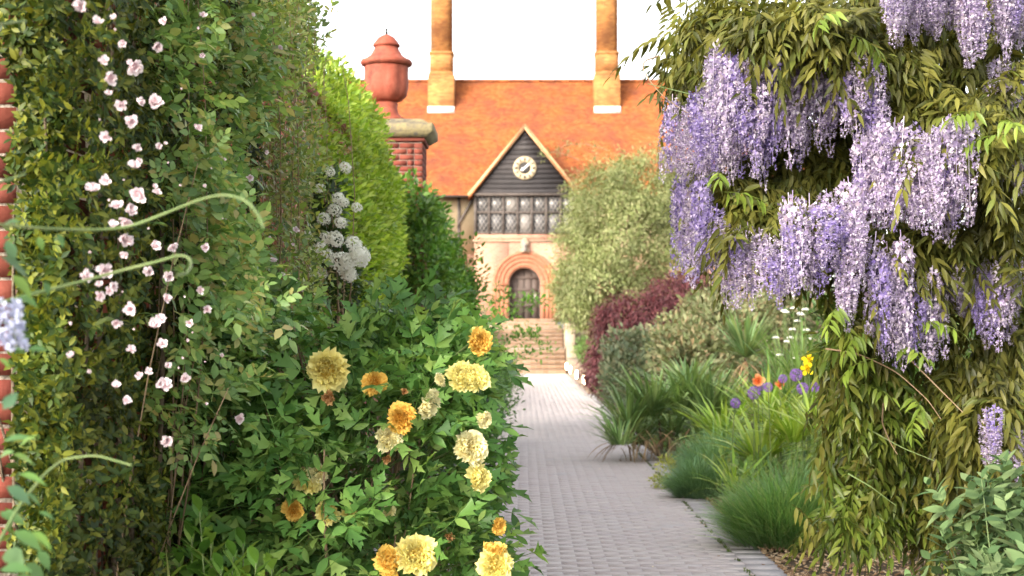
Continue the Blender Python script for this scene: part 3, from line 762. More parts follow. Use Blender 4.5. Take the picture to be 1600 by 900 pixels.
# --- pink climbing rose
M_rose = leaf_mat('rose_leaf', [(.085, .17, .055), (.135, .24, .075), (.19, .31, .10), (.26, .37, .12), (.35, .30, .13)], .42, .42, clump=2.5)
M_pink = flower_mat('pink_petal', (.78, .56, .60), (.82, .75, .76), .004, .03, .35, .25)
M_bud = rough_mat('rose_bud', [(.6, .3, .33), (.7, .42, .42)], 60, .6, .1)
def compound(Tl, n_pairs, rachis, size, term=True, droop=.0, fwd=.5, taper=.2):
    parts = []; pos = []; d = []; s = []; n = []
    for i in range(n_pairs):
        t = (i + 1) / (n_pairs + .7)
        for sg in (-1, 1):
            pos.append((0, t * rachis, -droop * t * t * rachis)); d.append((sg, fwd, -droop * .8)); n.append((sg * .25, -.1, 1)); s.append(size * (1 - taper * abs(t - .5)))
    if term: pos.append((0, rachis, -droop * rachis)); d.append((0, 1, -droop)); n.append((0, droop, 1)); s.append(size * 1.1)
    parts.append(inst(Tl, np.array(pos), np.array(d, float) + R.normal(size=(len(d), 3)) * .08, np.array(n, float) + R.normal(size=(len(d), 3)) * .15, np.array(s)))
    t = np.linspace(0, 1, 4); pts = np.stack([t * 0, t * rachis, -droop * t * t * rachis], 1); parts.append(tri_tube(pts, np.linspace(.0016, .0008, 4), 3))
    return join(parts)
RT = [compound(L8b, 2, .055, .042, True, .15), compound(L8, 2, .06, .046, True, .3), compound(L8b, 3, .075, .038, True, .2)]
def petal(w, h, cup, ruff, nu=6, nv=4):
    """cupped petal: base at 0, grows along +Y, cups towards +Z"""
    V = []; F = []
    ph = R.random() * 9
    for j in range(nv + 1):
        t = j / nv; hw = w / 2 * (t ** .6) * (1.06 - .35 * t ** 4)
        for i in range(nu + 1):
            u = i / nu * 2 - 1; y = h * t * (1 - .16 * u * u * t) + ruff * h * .35 * t ** 4 * math.sin(ph + 9 * u)
            z = cup * h * (t * t + .22 * u * u * t) * .8 + ruff * h * t * t * math.sin(ph + 7 * u + 2 * t)
            V.append((u * hw, y, z))
    for j in range(nv):
        for i in range(nu):
            q = j * (nu + 1) + i; F += [(q, q + 1, q + nu + 2), (q, q + nu + 2, q + nu + 1)]
    return np.array(V), np.array(F)
def bloom(layers, ruff, cup, wd=.9):
    """layers: (count, size, elevation deg, base radius); faces +Z"""
    parts = []
    for (n, size, el, br) in layers:
        for i in range(n):
            a = 2 * math.pi * (i + R.random() * .6) / n; e = math.radians(el + R.normal() * 9)
            d = np.array([[math.cos(a) * math.cos(e), math.sin(a) * math.cos(e), math.sin(e)]]); nn = np.array([[-math.cos(a) * math.sin(e), -math.sin(a) * math.sin(e), math.cos(e)]])
            parts.append(inst(petal(wd, 1, cup, ruff), np.array([[math.cos(a) * br, math.sin(a) * br, 0]]), d, nn + R.normal(size=(1, 3)) * .12, size * (.85 + .3 * R.random())))
    return join(parts)
rose = thing('climbing_rose', (-1.35, 5.6, 0), 'climbing rose with pale pink double blooms on the garden wall', 'rose')
p, nr = wall_points(2300, 4.75, 9.2, .9, 3.75, .50, 1.3, .55, 1.0)
px_, py_ = project(p); ok = (px_ > 150 + 25 * np.sin(py_ / 45)) & (px_ < 400 + 30 * np.sin(py_ / 60)) & ((py_ < 690 + 20 * np.sin(px_ / 20))); p, nr = p[ok], nr[ok]
pos, d, n, s = sprays(p, nr, 3, .07, 1.0, .6, .1, .7, .55, .3)
leaves(rose, 'leaf', RT, pos, d, n, s, M_rose, 300)
tips = p[R.choice(len(p), 24, replace=False)]
stems(rose, (-1.45, 6.0, 0), tips - np.array([.05, 0, 0]), .005, M_twig, sag=.02, spread=.5)
bl = [bloom([(7, .031, 10 + 8 * q, .003), (8, .026, 40, .003), (7, .019, 62, .002), (5, .013, 78, .002)], .13 + .04 * q, .35, .85) for q in range(4)] + [bloom([(6, .028, 35, .003), (6, .02, 65, .003)], .12, .5)]
bl += [bloom([(6, .022, 55, .002), (5, .016, 75, .002)], .08, .4), bloom([(5, .022, 78, .003), (3, .02, 84, .002)], .05, .5)]
bme = [mesh('flower', V, F, M_pink, True) for V, F in bl]
spots = [(208,103,1.3),(164,96,.8),(172,122,1.),(190,162,.9),(218,160,1.),(242,160,1.2),(204,190,1.),(246,72,1.),(190,68,.9),(180,28,.7),(124,12,1.1),(256,34,.7),(308,45,.6),(166,213,.8),(248,230,.7),
         (209,262,1.1),(215,250,.8),(145,296,1.),(166,282,.8),(218,303,1.3),(182,323,1.),(203,330,1.1),(198,345,1.),(176,354,1.1),(197,372,1.3),(195,396,.9),(242,384,1.2),(268,384,.9),(231,357,.6),(245,302,.7),
         (262,430,1.1),(162,424,1.2),(133,432,.9),(232,421,1.),(174,448,.8),(204,483,1.),(240,510,1.4),(250,500,.9),(204,547,.7),(253,538,.9),(219,588,.9),(256,602,1.2),(180,604,.9),(288,590,.9),(249,600,.7),
         (373,654,1.1),(259,690,1.2),(323,484,.8),(320,387,.8),(427,408,.9),(297,505,.7),(262,255,.6),(283,140,.5),(330,262,.5),(320,292,.6),(213,232,.7),(155,462,.7),(208,515,.6),(310,200,.7),(350,250,.5),
         (440,430,.8),(462,360,.9),(458,440,1.),(420,372,.7),(380,330,.6),(300,520,.6),(286,560,.6)]
def hang(name, me, w, face, parent, sc, spin=None):
    f = Vector(list(face)).normalized(); q = f.to_track_quat('Z', 'Y').to_matrix().to_4x4()
    o = link(bpy.data.objects.new(name, me), parent)
    m = Matrix.Translation(Vector(list(np.asarray(w) - world_loc(parent)))) @ q @ Matrix.Rotation(R.random() * 6.28, 4, 'Z') @ Matrix.Scale(sc, 4); o.matrix_local = m
    return o
spots += [(R.uniform(100, 470), R.uniform(0, 640), R.uniform(.4, .8)) for _ in range(46)]
for (x, y, sc) in spots:
    Y = 1.02 / max(.12, (VX - x) / FPX) if x < 330 else 1.05 * FPX / (VX - x)
    Y = min(Y, 1.02 * FPX / (VX - x)); w = P(x, y, Y)
    hang('flower', bme[R.integers(0, len(bme) - 2) if sc > .6 else R.integers(len(bme) - 3, len(bme))], w, (.5 + R.normal() * .4, -1, .2 + R.normal() * .5), rose, sc * .56)

# --- twiggy small-leaved shrub beyond the rose
M_small = leaf_mat('small_leaf', [(.07, .125, .035), (.12, .19, .05), (.19, .27, .07), (.26, .33, .10), (.30, .26, .13)], .45, .42, clump=2.2)
sh = thing('twiggy_shrub', (-1.4, 8.0, 0), 'tall twiggy green shrub with small leaves between the rose and the golden hedge', 'shrub')
p, nr = wall_points(3600, 6.4, 11.0, .8, 4.1, .48, 2.2, .6, 1.0)
px_, py_ = project(p); ok = (px_ < 482 + 16 * np.sin(py_ / 31) + .09 * np.clip(py_ - 250, 0, 400)); p, nr = p[ok], nr[ok]
q, qn = blob_points([(448, 215, 8.7, 40, 150, .25), (420, 10, 8.4, 66, 80, .4), (370, -20, 7.6, 90, 60, .5), (458, 40, 9.0, 26, 46, .3)], 1300, .5, 1.1); p = np.concatenate([p, q]); nr = np.concatenate([nr, qn])
pos, d, n, s = sprays(p, nr, 7, .10, .038, .5, .25, .9, .5, .5); leaves(sh, 'leaf', [L4, L8], pos, d, n, s, M_small, 200)
stems(sh, (-1.45, 8.2, 0), np.concatenate([p[R.choice(len(p), 60, replace=False)], [P(520, 20, 9.2), P(512, 60, 9.2), P(505, 95, 9.3), P(490, 200, 9.4), P(518, 245, 9.5), P(480, 330, 9.2)]]), .006, M_twig, sag=.03, spread=.5, k=4)
stw = np.array([P(520, 20, 9.2), P(512, 60, 9.2), P(505, 95, 9.3), P(519, 8, 9.2)]); pos, d, n, s = sprays(stw, np.tile([.6, 0, .3], (4, 1)), 7, .05, .045); leaves(sh, 'leaf', [L8], pos, d, n, s, M_small, 28)

# --- golden hedge of yellow-green leaves
M_gold = leaf_mat('golden_leaf', [(.12, .21, .022), (.20, .31, .035), (.30, .41, .06), (.42, .50, .11)], .42, .42, tcol=(1.2, 1.2, .5), clump=2.0, clump_amt=.35)
hd = thing('golden_hedge', (-1.4, 13, 0), 'bright yellow-green clipped hedge between the twiggy shrub and the urn pier', 'hedge')
p, nr = blob_points([(452, 322, 12.5, 152, 236, 2.6), (545, 440, 12.2, 58, 130, 1.3), (568, 345, 13.5, 50, 105, 1.2), (520, 420, 11.4, 70, 140, 1.2)], 9500, .82, 1.03, .07)
ok = p[:, 0] > -1.95; p, nr = p[ok], nr[ok]
pos, d, n, s = sprays(p, nr, 8, .10, .062, .7, .35, .6, .45, .35); leaves(hd, 'leaf', [L4, L8n], pos, d, n, s, M_gold, 300)
stems(hd, (-1.5, 13, 0), p[R.choice(len(p), 30, replace=False)] - np.array([.12, 0, .05]), .015, M_wood, sag=.05, spread=1.2)

# --- white-flowered viburnum in front of the hedge
M_whitef = flower_mat('white_floret', (.78, .80, .62), (.86, .86, .80), 0, .06, .3, .2)
M_dk = leaf_mat('dark_leaf', [(.02, .045, .012), (.035, .075, .018), (.06, .11, .025)], .45, .3, clump=3)
vb = thing('white_flowered_shrub', (-1.1, 9.0, 0), 'shrub with domed white flower clusters in front of the golden hedge', 'shrub')
fl5 = []
for k in range(90):
    u = rnd(1)[0]; u[2] = abs(u[2]) * .8
    for a in range(4): fl5.append((u * .045 + R.normal(size=3) * .004, a * math.pi / 2 + R.random(), u))
pp = np.array([f[0] for f in fl5]); uu = unit(np.array([f[2] for f in fl5])); tt = unit(np.cross(uu, rnd(len(uu)))); 
wf = mesh('flower_cluster', *inst(leaf(2, .8, .6, .1, .1), pp, unit(tt + uu * .25), uu, .013 * (.8 + .4 * R.random(len(pp)))), M_whitef, True)
for (x, y, sc) in [(520,385,1.1),(540,378,1.3),(556,390,1.2),(528,402,1.3),(548,408,1.2),(566,402,1.),(512,410,1.),(536,420,1.2),(555,424,.9),(500,392,.9),(486,418,.9),(505,430,.9),(545,395,1.2),(524,372,.9),(530,265,.8),(522,300,.8),(514,330,.9),(498,345,.9),(538,310,.7),(545,330,.7),(528,340,.8),(480,380,.8),(500,300,.7),(515,270,.7)]:
    hang('flower_cluster', wf, P(x + R.normal() * 8, y + R.normal() * 10, 8.8 + R.normal() * .12 if x < 600 else 13), (.4 + R.normal() * .3, -.8, .7), vb, sc)
p, nr = blob_points([(540, 440, 9.2, 40, 60, .2), (510, 400, 9.1, 36, 80, .2), (520, 320, 9.1, 25, 60, .2)], 300, .5, 1.0); p = p + np.array([-.06, .12, 0])
pos, d, n, s = sprays(p, nr, 6, .08, .05); leaves(vb, 'leaf', [L8], pos, d, n, s, M_dk, 60)
stems(vb, (-1.2, 9.3, 0), p[R.choice(len(p), 16, replace=False)], .01, M_twig, spread=.1)

# --- shrubs on the left of the path beyond the wall
M_mid = leaf_mat('mid_green_leaf', [(.035, .10, .012), (.06, .15, .018), (.10, .21, .03), (.15, .25, .05)], .45, .38, clump=1.2, clump_amt=.4)
M_box = leaf_mat('box_leaf', [(.025, .075, .014), (.05, .12, .022), (.09, .18, .035)], .42, .3, clump=1.6, clump_amt=.45)
gs = thing('green_shrub', (-1.6, 21, 0), 'rounded mid-green shrub below the urn pier', 'shrub')
p, nr = blob_points([(650, 375, 20.6, 50, 76, .8), (640, 335, 17.4, 38, 48, .4), (660, 400, 17.4, 50, 60, .4), (685, 430, 21.5, 34, 66, .6), (712, 470, 21.5, 28, 56, .6), (650, 470, 20.5, 70, 90, .8)], 2100, .55, 1.05, .2)
pos, d, n, s = sprays(p, nr, 9, .16, .085, .6, .35, .8, .5, .4); leaves(gs, 'leaf', [L4, L8], pos, d, n, s, M_mid, 150)
stems(gs, (-1.4, 21, 0), p[R.choice(len(p), 30, replace=False)], .025, M_wood, spread=.25)
tips = np.array([P(742, 385, 21.5), P(738, 410, 21.4), P(752, 430, 21.6), P(735, 440, 21.4), P(748, 455, 21.5)]); pos, d, n, s = sprays(tips, np.tile([.8, -.2, .5], (5, 1)), 26, .16, .08); leaves(gs, 'leaf', [L8], pos, d, n, s, M_mid, 40)
bx = thing('box_hedge', (-.9, 21, 0), 'leafy green hedge bulging over the left edge of the path behind the peony', 'hedge')
C = []; r = []
for y in np.arange(16.5, 40, 1.2):
    zt = 1.45 - .02 * (y - 16); C.append((-1.05 + .05 * math.sin(y * 1.7), y, zt * .5)); r.append((.72 + .06 * math.sin(2.3 * y), .95, zt * .56))
p, nr = shell(np.array(C), np.array(r), 4200, .6, 1.05, .2)
pos, d, n, s = sprays(p, nr, 8, .14, .07, .7, .35, .7, .5, .4); leaves(bx, 'leaf', [L4], pos, d, n, s, M_box, 150)
stems(bx, (-1.05, 22, 0), p[R.choice(len(p), 20, replace=False)], .02, M_wood, spread=.4)
sp = thing('arching_sapling', (-.9, 24, 0), 'loose sapling with arching sprays reaching across the lower steps', 'shrub')
tips = [P(835, 470, 24.5), P(815, 475, 24.2), P(842, 478, 24.5), P(800, 490, 24), P(790, 470, 24), P(828, 520, 24.5), P(850, 545, 25), P(835, 530, 24.6), P(812, 520, 24), P(795, 530, 24), P(770, 500, 24), P(760, 480, 24), P(780, 455, 24.), P(765, 520, 23.6), P(822, 555, 24.2), P(800, 560, 23.8)]
m = MB()
for t_ in tips: m.tube(bez((-.9, 24, 0), (-.8 + R.normal() * .1, 24, t_[2] * .9), t_, 7), np.linspace(.012, .004, 7), 4)
m.build('stem', M_greenstem, sp, True)
tp = np.concatenate([np.array(tips) + R.normal(size=(16, 3)) * .06 for _ in range(5)]); pos, d, n, s = sprays(tp, np.tile([.3, -.3, .6], (len(tp), 1)), 9, .15, .085, .6, .3, .9); leaves(sp, 'leaf', [L8], pos, d, n, s, M_mid, 120)

# --- tree peony with ruffled yellow blooms
M_peony = leaf_mat('peony_leaf', [(.05, .125, .03), (.075, .17, .038), (.105, .215, .048), (.145, .265, .06), (.20, .29, .075)], .42, .3, clump=2.5, clump_amt=.35, spec=.2)
def lobed(k):
    mid = [0, .16, .34, .50, .62, .76, .90, 1.0]
    if k == 0: side = [(0, 0), (.07, .14), (.16, .36), (.33, .66), (.14, .56), (.17, .78), (.08, .86), (.004, 1.02)]
    elif k == 1: side = [(0, 0), (.09, .12), (.20, .30), (.30, .55), (.17, .55), (.13, .72), (.07, .86), (.004, 1.0)]
    else: side = [(0, 0), (.08, .14), (.15, .30), (.19, .46), (.18, .60), (.14, .76), (.07, .90), (.004, 1.0)]
    return outline_leaf(mid, side, .3, .28, .02)
def peony_leaf():
    parts = []
    for (bx_, by, ang, sc) in [(0, .13, 0, 1.0), (-.004, .06, 62, .85), (.004, .06, -62, .85)]:
        a = math.radians(ang + R.normal() * 6); ax = np.array([math.sin(-a), math.cos(a), 0.0]); b0 = np.array([bx_, by, 0.0]); e = b0 + ax * .065 * sc
        parts.append(tri_tube(np.stack([b0, e]), [.0018, .0014], 3))
        for (off, kk, ss) in [(0, 0, .105), (48, 1 + R.integers(0, 2), .078), (-48, 1 + R.integers(0, 2), .078)]:
            o_ = math.radians(off + R.normal() * 7); dd = np.array([[math.sin(-a - o_), math.cos(a + o_), -.12 + R.normal() * .12]])
            st_ = e if off == 0 else e - ax * .012
            parts.append(inst(lobed(kk), st_[None], dd, np.array([[R.normal() * .25, R.normal() * .25, 1]]), ss * sc * (.9 + .2 * R.random())))
    parts.append(tri_tube(np.array([(0, 0, 0), (0, .07, .008), (0, .13, 0)]), [.0026, .0022, .0018], 4))
    return join(parts)
PT = [peony_leaf() for _ in range(6)]
peony = thing('tree_peony', (-.68, 5.95, 0), 'bushy tree peony with ruffled yellow and amber blooms beside the path', 'peony')
YPE = 5.9
PB = [(455, 575, 6.0, 150, 120, .45), (370, 640, 5.9, 95, 140, .4), (640, 570, 6.1, 95, 92, .42), (625, 690, 5.9, 150, 190, .55), (695, 600, 6.0, 80, 78, .4), (520, 760, 5.7, 200, 150, .55),
      (705, 770, 5.9, 58, 120, .38), (640, 870, 5.7, 150, 110, .5), (440, 900, 5.7, 150, 120, .45), (420, 500, 6.2, 60, 45, .3), (650, 500, 6.2, 40, 40, .25)]
p, nr = blob_points(PB, 980, .62, 1.04, .2)
N = len(p); d = unit(nr * .75 + UP * .22 + rnd(N) * .5); n = unit(UP * .75 + nr * .35 + np.array([0, -.35, 0]) + rnd(N) * .35); s = .92 * (.75 + .5 * R.random(N))
p = p - d * .12
keep = p[:, 2] > .15; leaves(peony, 'leaf', PT, p[keep], d[keep], n[keep], s[keep], M_peony, 300)
ext = np.array([P(765, 735, 5.7), P(758, 775, 5.7), P(750, 592, 6.0), P(735, 570, 6.0), P(628, 470, 6.2), P(665, 462, 6.2), P(685, 480, 6.2), P(695, 500, 6.2), P(480, 485, 6.1), P(445, 470, 6.1), P(400, 485, 6.1), P(745, 620, 6.0)])
dd = np.array([[.7, -.3, -.35], [.7, -.2, -.5], [1, -.1, .05], [.8, 0, .15], [-.2, 0, 1], [.1, -.1, 1], [.6, 0, .55], [.9, 0, .3], [.2, 0, 1], [0, 0, 1], [-.4, 0, 1], [.9, -.2, -.1]])
leaves(peony, 'leaf', PT, ext - unit(dd) * .13, unit(dd + rnd(12) * .15), unit(np.tile([0, -.6, .8], (12, 1)) + rnd(12) * .3), .85 + .2 * R.random(12), M_peony, 12)
tips = p[R.choice(len(p), 70, replace=False)]
stems(peony, (-.68, 5.95, .0), tips, .011, M_twig, sag=.1, spread=.12, k=6)
M_yel = flower_mat('yellow_petal', (.86, .60, .06), (.92, .85, .36), .008, .05, .45, .18)
M_pale = flower_mat('pale_yellow_petal', (.88, .68, .14), (.92, .87, .54), .008, .05, .45, .15)
M_amber = flower_mat('amber_petal', (.74, .34, .02), (.90, .64, .16), .01, .06, .4, .25)
M_brownp = flower_mat('spent_petal', (.34, .14, .04), (.55, .33, .14), .01, .06, .2, .3)
def pe_bloom(): return bloom([(7, .078, 4, .010), (8, .074, 24, .012), (9, .064, 42, .018), (10, .054, 56, .022), (10, .046, 68, .022), (8, .042, 80, .014), (5, .038, 87, .004)], .24, .2, 1.2)
BY = [mesh('bloom', *pe_bloom(), M_yel, True), mesh('bloom', *pe_bloom(), M_pale, True)]; BA = [mesh('bloom', *pe_bloom(), M_amber, True) for _ in range(2)]; BB = mesh('bloom', *bloom([(7, .05, 20, .006), (6, .04, 55, .006)], .3, .3), M_brownp, True)
FL = [(512, 576, 1.02, 'y', (0, -1, -.15)), (747, 535, .66, 'a', (.4, -1, 0)), (585, 600, .60, 'a', (.5, -.8, .2)), (722, 592, .8, 'y', (-.1, -.8, .5)), (740, 594, .74, 'y', (.4, -.8, .3)), (664, 630, .74, 'p', (.8, -.6, .1)), (628, 654, .72, 'a', (-.1, -1, .2)),
      (606, 690, .66, 'p', (.1, -.6, .8)), (732, 702, .84, 'p', (.3, -.8, .5)), (746, 748, .66, 'y', (.6, -.8, .1)), (650, 872, 1.05, 'y', (.2, -1, .3)), (610, 876, .78, 'a', (-.3, -1, .1)), (776, 884, .86, 'y', (.3, -1, .4)), (772, 862, .6, 'a', (.1, -.8, .8)),
      (482, 756, .74, 'y', (.2, -.8, .6)), (458, 798, .52, 'a', (-.2, -.9, .2)), (512, 800, .6, 'y', (.2, -.9, .2)), (516, 620, .62, 'b', (0, -1, -.2)), (495, 742, .5, 'p', (.5, -.8, .5)), (690, 592, .34, 'p', (-.6, -.7, .3)), (755, 655, .4, 'p', (.8, -.5, .2)), (632, 612, .3, 'b', (0, -1, 0)),
      (778, 822, .4, 'a', (.5, -.8, 0)), (604, 716, .42, 'b', (0, -.9, -.3)), (545, 800, .4, 'y', (0, -1, 0)), (608, 800, .34, 'p', (.2, -1, .2)), (700, 838, .45, 'b', (.2, -1, -.3))]
stalk = MB()
for (x, y, sc, k, f) in FL:
    yy = 5.32 if y > 600 else 5.42
    if y > 840: yy = 5.2
    w = P(x, y, yy); me_ = {'y': BY[0], 'p': BY[1], 'a': BA[R.integers(0, 2)], 'b': BB}[k]
    hang('bloom', me_, w, np.array(f) + R.normal(size=3) * .28, peony, sc * 1.0 * yy / 5.6)
    stalk.tube(bez((-.68 + R.normal() * .1, 5.9, max(.3, w[2] - .35)), w + np.array([0, .35, .05]), w + np.array(f) * -.01, 7), np.linspace(.006, .004, 7), 5)
stalk.build('flower_stalk', M_greenstem, peony, True, kind='stuff')

# --- bright perennials and grass at the foot of the wall
M_fresh = leaf_mat('fresh_leaf', [(.05, .13, .02), (.09, .20, .03), (.14, .27, .04), (.2, .3, .05)], .42, .4, clump=5)
M_grass = leaf_mat('grass_blade', [(.09, .18, .03), (.15, .25, .05), (.26, .28, .12)], .5, .35)
pe = thing('leafy_perennial', (-1.05, 4.9, 0), 'fresh green leafy perennial shoots below the rose, left of the peony', 'plant')
for (x, y) in [(312, 800), (300, 840), (330, 850), (365, 870), (380, 850), (345, 890), (280, 880), (400, 880), (320, 900), (262, 890), (425, 890)]:
    t_ = P(x, y, 4.9 + R.normal() * .08); b = np.array([t_[0] + R.normal() * .04, t_[1] + .05, 0.]); 
    build('stem', *tube(bez(b, (b + t_) / 2, t_, 5), np.linspace(.005, .003, 5), 5), M_greenstem, pe, True)
    k = 16; h = np.linspace(.55, 1, k); pp = b + (t_ - b) * h[:, None]; a = np.arange(k) * 2.4; el = .3 + 1.6 * (h - .55) / .45
    d = unit(np.stack([np.cos(a), np.sin(a), el], 1)); leaves(pe, 'leaf', [lobed(2), lobed(1)], pp, d, unit(np.stack([-np.cos(a) * .6, -np.sin(a) * .6, np.ones(k)], 1)), .10 * (1.1 - .35 * (h - .5)), M_fresh, 16, 'spare_leaf')
gr = thing('grass_tuft', (-.95, 5.0, 0), 'thin green grass blades sprouting through the leafy perennial', 'grass')
B1 = blade(4, .022, .25); k = 26; a = R.random(k) * 6.28; e = 1 + 2 * R.random(k)
pp = np.array([-1.0, 4.95, .3]) + R.normal(size=(k, 3)) * np.array([.12, .1, .08]); d = unit(np.stack([np.cos(a), np.sin(a) * .6, e], 1)); leaves(gr, 'blade', [B1], pp, d, unit(-d * np.array([1, 1, 0]) + UP), .45 + .35 * R.random(k), M_grass, 60)

# --- very near shrub at the left edge: arching stems, lance leaves, a lilac spike
M_near = leaf_mat('near_leaf', [(.05, .12, .04), (.08, .17, .05), (.14, .24, .04), (.07, .15, .09)], .45, .3, clump=6)
M_lilac = flower_mat('lilac_floret', (.26, .25, .42), (.46, .49, .62), 0, .02, .3, .3)
ns = thing('arching_shrub', (-1.02, 2.5, 0), 'blurred arching shrub with long pale stems at the left edge close to the lens', 'shrub')
Yn = 2.5
for pts in ([(-60, 345), (60, 357), (140, 360), (200, 356), (255, 335), (310, 312), (350, 303), (385, 312), (404, 335), (412, 357)],
            [(-60, 490), (40, 462), (120, 442), (200, 420), (250, 408), (280, 398), (296, 402), (300, 415), (292, 428), (275, 430)],
            [(-20, 880), (30, 790), (70, 740), (100, 717), (150, 711), (206, 727)],
            [(-60, 40), (0, 38), (40, 33)], [(-60, 300), (0, 285), (40, 272)]):
    w = np.array([P(x, y, Yn + .25 * math.sin(i * .5)) for i, (x, y) in enumerate(pts)]); tt = np.linspace(0, len(pts) - 1, 40)
    w = np.stack([np.interp(tt, np.arange(len(pts)), w[:, c]) for c in range(3)], 1)
    for _ in range(3): w[1:-1] = (w[:-2] + w[1:-1] * 2 + w[2:]) / 4
    build('stem', *tube(w, np.linspace(.0034, .0018, 40), 6), M_greenstem, ns, True)
NL = []
for (x, y, a, L_) in [(10, 375, -60, 70), (0, 400, -30, 90), (20, 430, -40, 80), (5, 350, 15, 60), (60, 370, -70, 40), (90, 365, -60, 45), (30, 462, -20, 60), (70, 440, -60, 40),
                   (5, 690, 20, 90), (20, 710, -20, 70), (30, 740, -10, 80), (10, 760, -30, 80), (40, 770, -35, 60), (0, 800, -10, 90), (20, 830, -25, 90), (50, 830, -30, 70), (10, 860, -15, 100), (40, 880, -40, 80), (0, 890, 10, 90), (60, 800, -15, 50), (-5, 720, 40, 80), (15, 545, 5, 40), (0, 560, -20, 50), (45, 545, 5, 50), (30, 700, 50, 60), (5, 640, 60, 60), (60, 860, -50, 60), (25, 900, -20, 100)]:
    NL.append((P(x, y, Yn + R.normal() * .12), a, L_))
pp = np.array([q[0] for q in NL]); an = np.radians([q[1] for q in NL]); d = np.stack([np.cos(an), R.normal(size=len(an)) * .35, np.sin(an)], 1)
leaves(ns, 'leaf', [L12, leaf(4, .4, .4, .25, .3)], pp, d, unit(np.stack([R.normal(size=len(an)) * .4, -np.ones(len(an)) * .5, np.ones(len(an))], 1)), np.array([q[2] for q in NL]) * .58 / FPX * Yn, M_near, 40)
k = 130; h = R.random(k); th = R.random(k) * 6.28; w = P(4, 470, Yn); pp = w + np.stack([h * .02 + np.cos(th) * .026 * (1 - .3 * h), np.sin(th) * .026, -.085 * h], 1)
V, F = inst(leaf(2, .9, .6, .1, .1), np.repeat(pp - w, 3, 0), rnd(3 * k), rnd(3 * k), .011); lm = mesh('flower_spike', V, F, M_lilac, True); o = link(bpy.data.objects.new('flower_spike', lm), ns); o.location = Vector(list(w - world_loc(ns)))

# ================================================================== PLANTS, RIGHT SIDE
# --- mulch over the bed
M_chip = rough_mat('wood_chip', [(.16, .09, .05), (.28, .18, .10), (.40, .29, .18), (.48, .38, .27)], 20, .9, .3, island=.8)
k = 9000; pp = np.stack([1.69 + 3.2 * R.random(k) ** 1.3, 8.4 + 6.5 * R.random(k), .012 + .025 * R.random(k)], 1); cv = paver_T(1, .42, .16)
V, F = inst(cv, pp, unit(rnd(k) * np.array([1, 1, .25])), unit(UP + rnd(k) * .45), .028 * (.5 + 1.1 * R.random(k)))
mu = build('wood_chip_mulch', V, F, M_chip, None, kind='stuff'); mu['label'] = 'brown wood chip mulch on the right-hand bed'
k = 260; pp = np.stack([1.1 + R.random(k) ** .3 * .7, 6 + 28 * R.random(k), np.full(k, .022)], 1); V, F = inst(cv, pp, unit(rnd(k) * np.array([1, 1, .1])), unit(UP + rnd(k) * .2), .02 * (.4 + R.random(k)))
db = build('path_debris', V, F, M_chip, None, kind='stuff'); db['label'] = 'bits of bark scattered along the edge of the path'
M_moss = leaf_mat('moss', [(.05, .09, .02), (.09, .14, .03), (.14, .17, .05)], .7, .2)
k = 2600; pp = np.stack([1.462 + R.normal(size=k) * .008, 8.6 + 12 * R.random(k), np.full(k, .008)], 1); pp = pp[(np.sin(pp[:, 1] * 5) + np.sin(pp[:, 1] * 13.7) > -.3)]
V, F = inst(leaf(2, .5), pp, unit(rnd(len(pp)) + UP), rnd(len(pp)), .022); ms = build('moss', V, F, M_moss, None, kind='stuff'); ms['label'] = 'moss growing in the joint beside the path edging'

M_fallen = leaf_mat('fallen_petal', [(.5, .42, .55), (.7, .6, .3), (.45, .4, .45)], .7, .2, tcol=(1, 1, 1))
k = 170; pp = np.stack([R.uniform(-.3, 1.55, k), 6.5 + 16 * R.random(k) ** 1.5, np.full(k, .021)], 1); V, F = inst(leaf(2, .7), pp, unit(rnd(k) * np.array([1, 1, .15])), unit(UP + rnd(k) * .25), .016 * (.6 + .8 * R.random(k)))
fp = build('fallen_petals', V, F, M_fallen, None, kind='stuff'); fp['label'] = 'fallen petals lying on the brick path'

# --- wisteria
M_wis = leaf_mat('wisteria_leaf', [(.04, .05, .009), (.07, .075, .012), (.105, .105, .018), (.15, .145, .03), (.085, .115, .022)], .48, .35, tcol=(1.25, 1.15, .5), clump=2.4, clump_amt=.35, spec=.25)
M_wisg = leaf_mat('wisteria_young_leaf', [(.09, .14, .02), (.13, .19, .025), (.18, .24, .04)], .4, .35, clump=3)
M_wis2 = leaf_mat('wisteria_green_leaf', [(.04, .065, .010), (.065, .10, .014), (.10, .14, .02), (.14, .16, .03)], .38, .35, tcol=(1.25, 1.2, .5), clump=2.4, clump_amt=.35, spec=.25)
M_floret = leaf_mat('wisteria_floret', [(.25, .19, .34), (.34, .275, .43), (.43, .365, .51), (.52, .46, .58), (.63, .58, .65), (.27, .20, .26)], .55, .35, tcol=(1, 1, 1), clump=2.2, clump_amt=.14, spec=.2)
M_floret2 = leaf_mat('wisteria_deep_floret', [(.17, .12, .34), (.28, .22, .48), (.38, .31, .56), (.50, .44, .63)], .55, .35, tcol=(1, 1, 1), clump=2.2, clump_amt=.14, spec=.2)
LW = leaf(4, .25, .36, .32, .22)
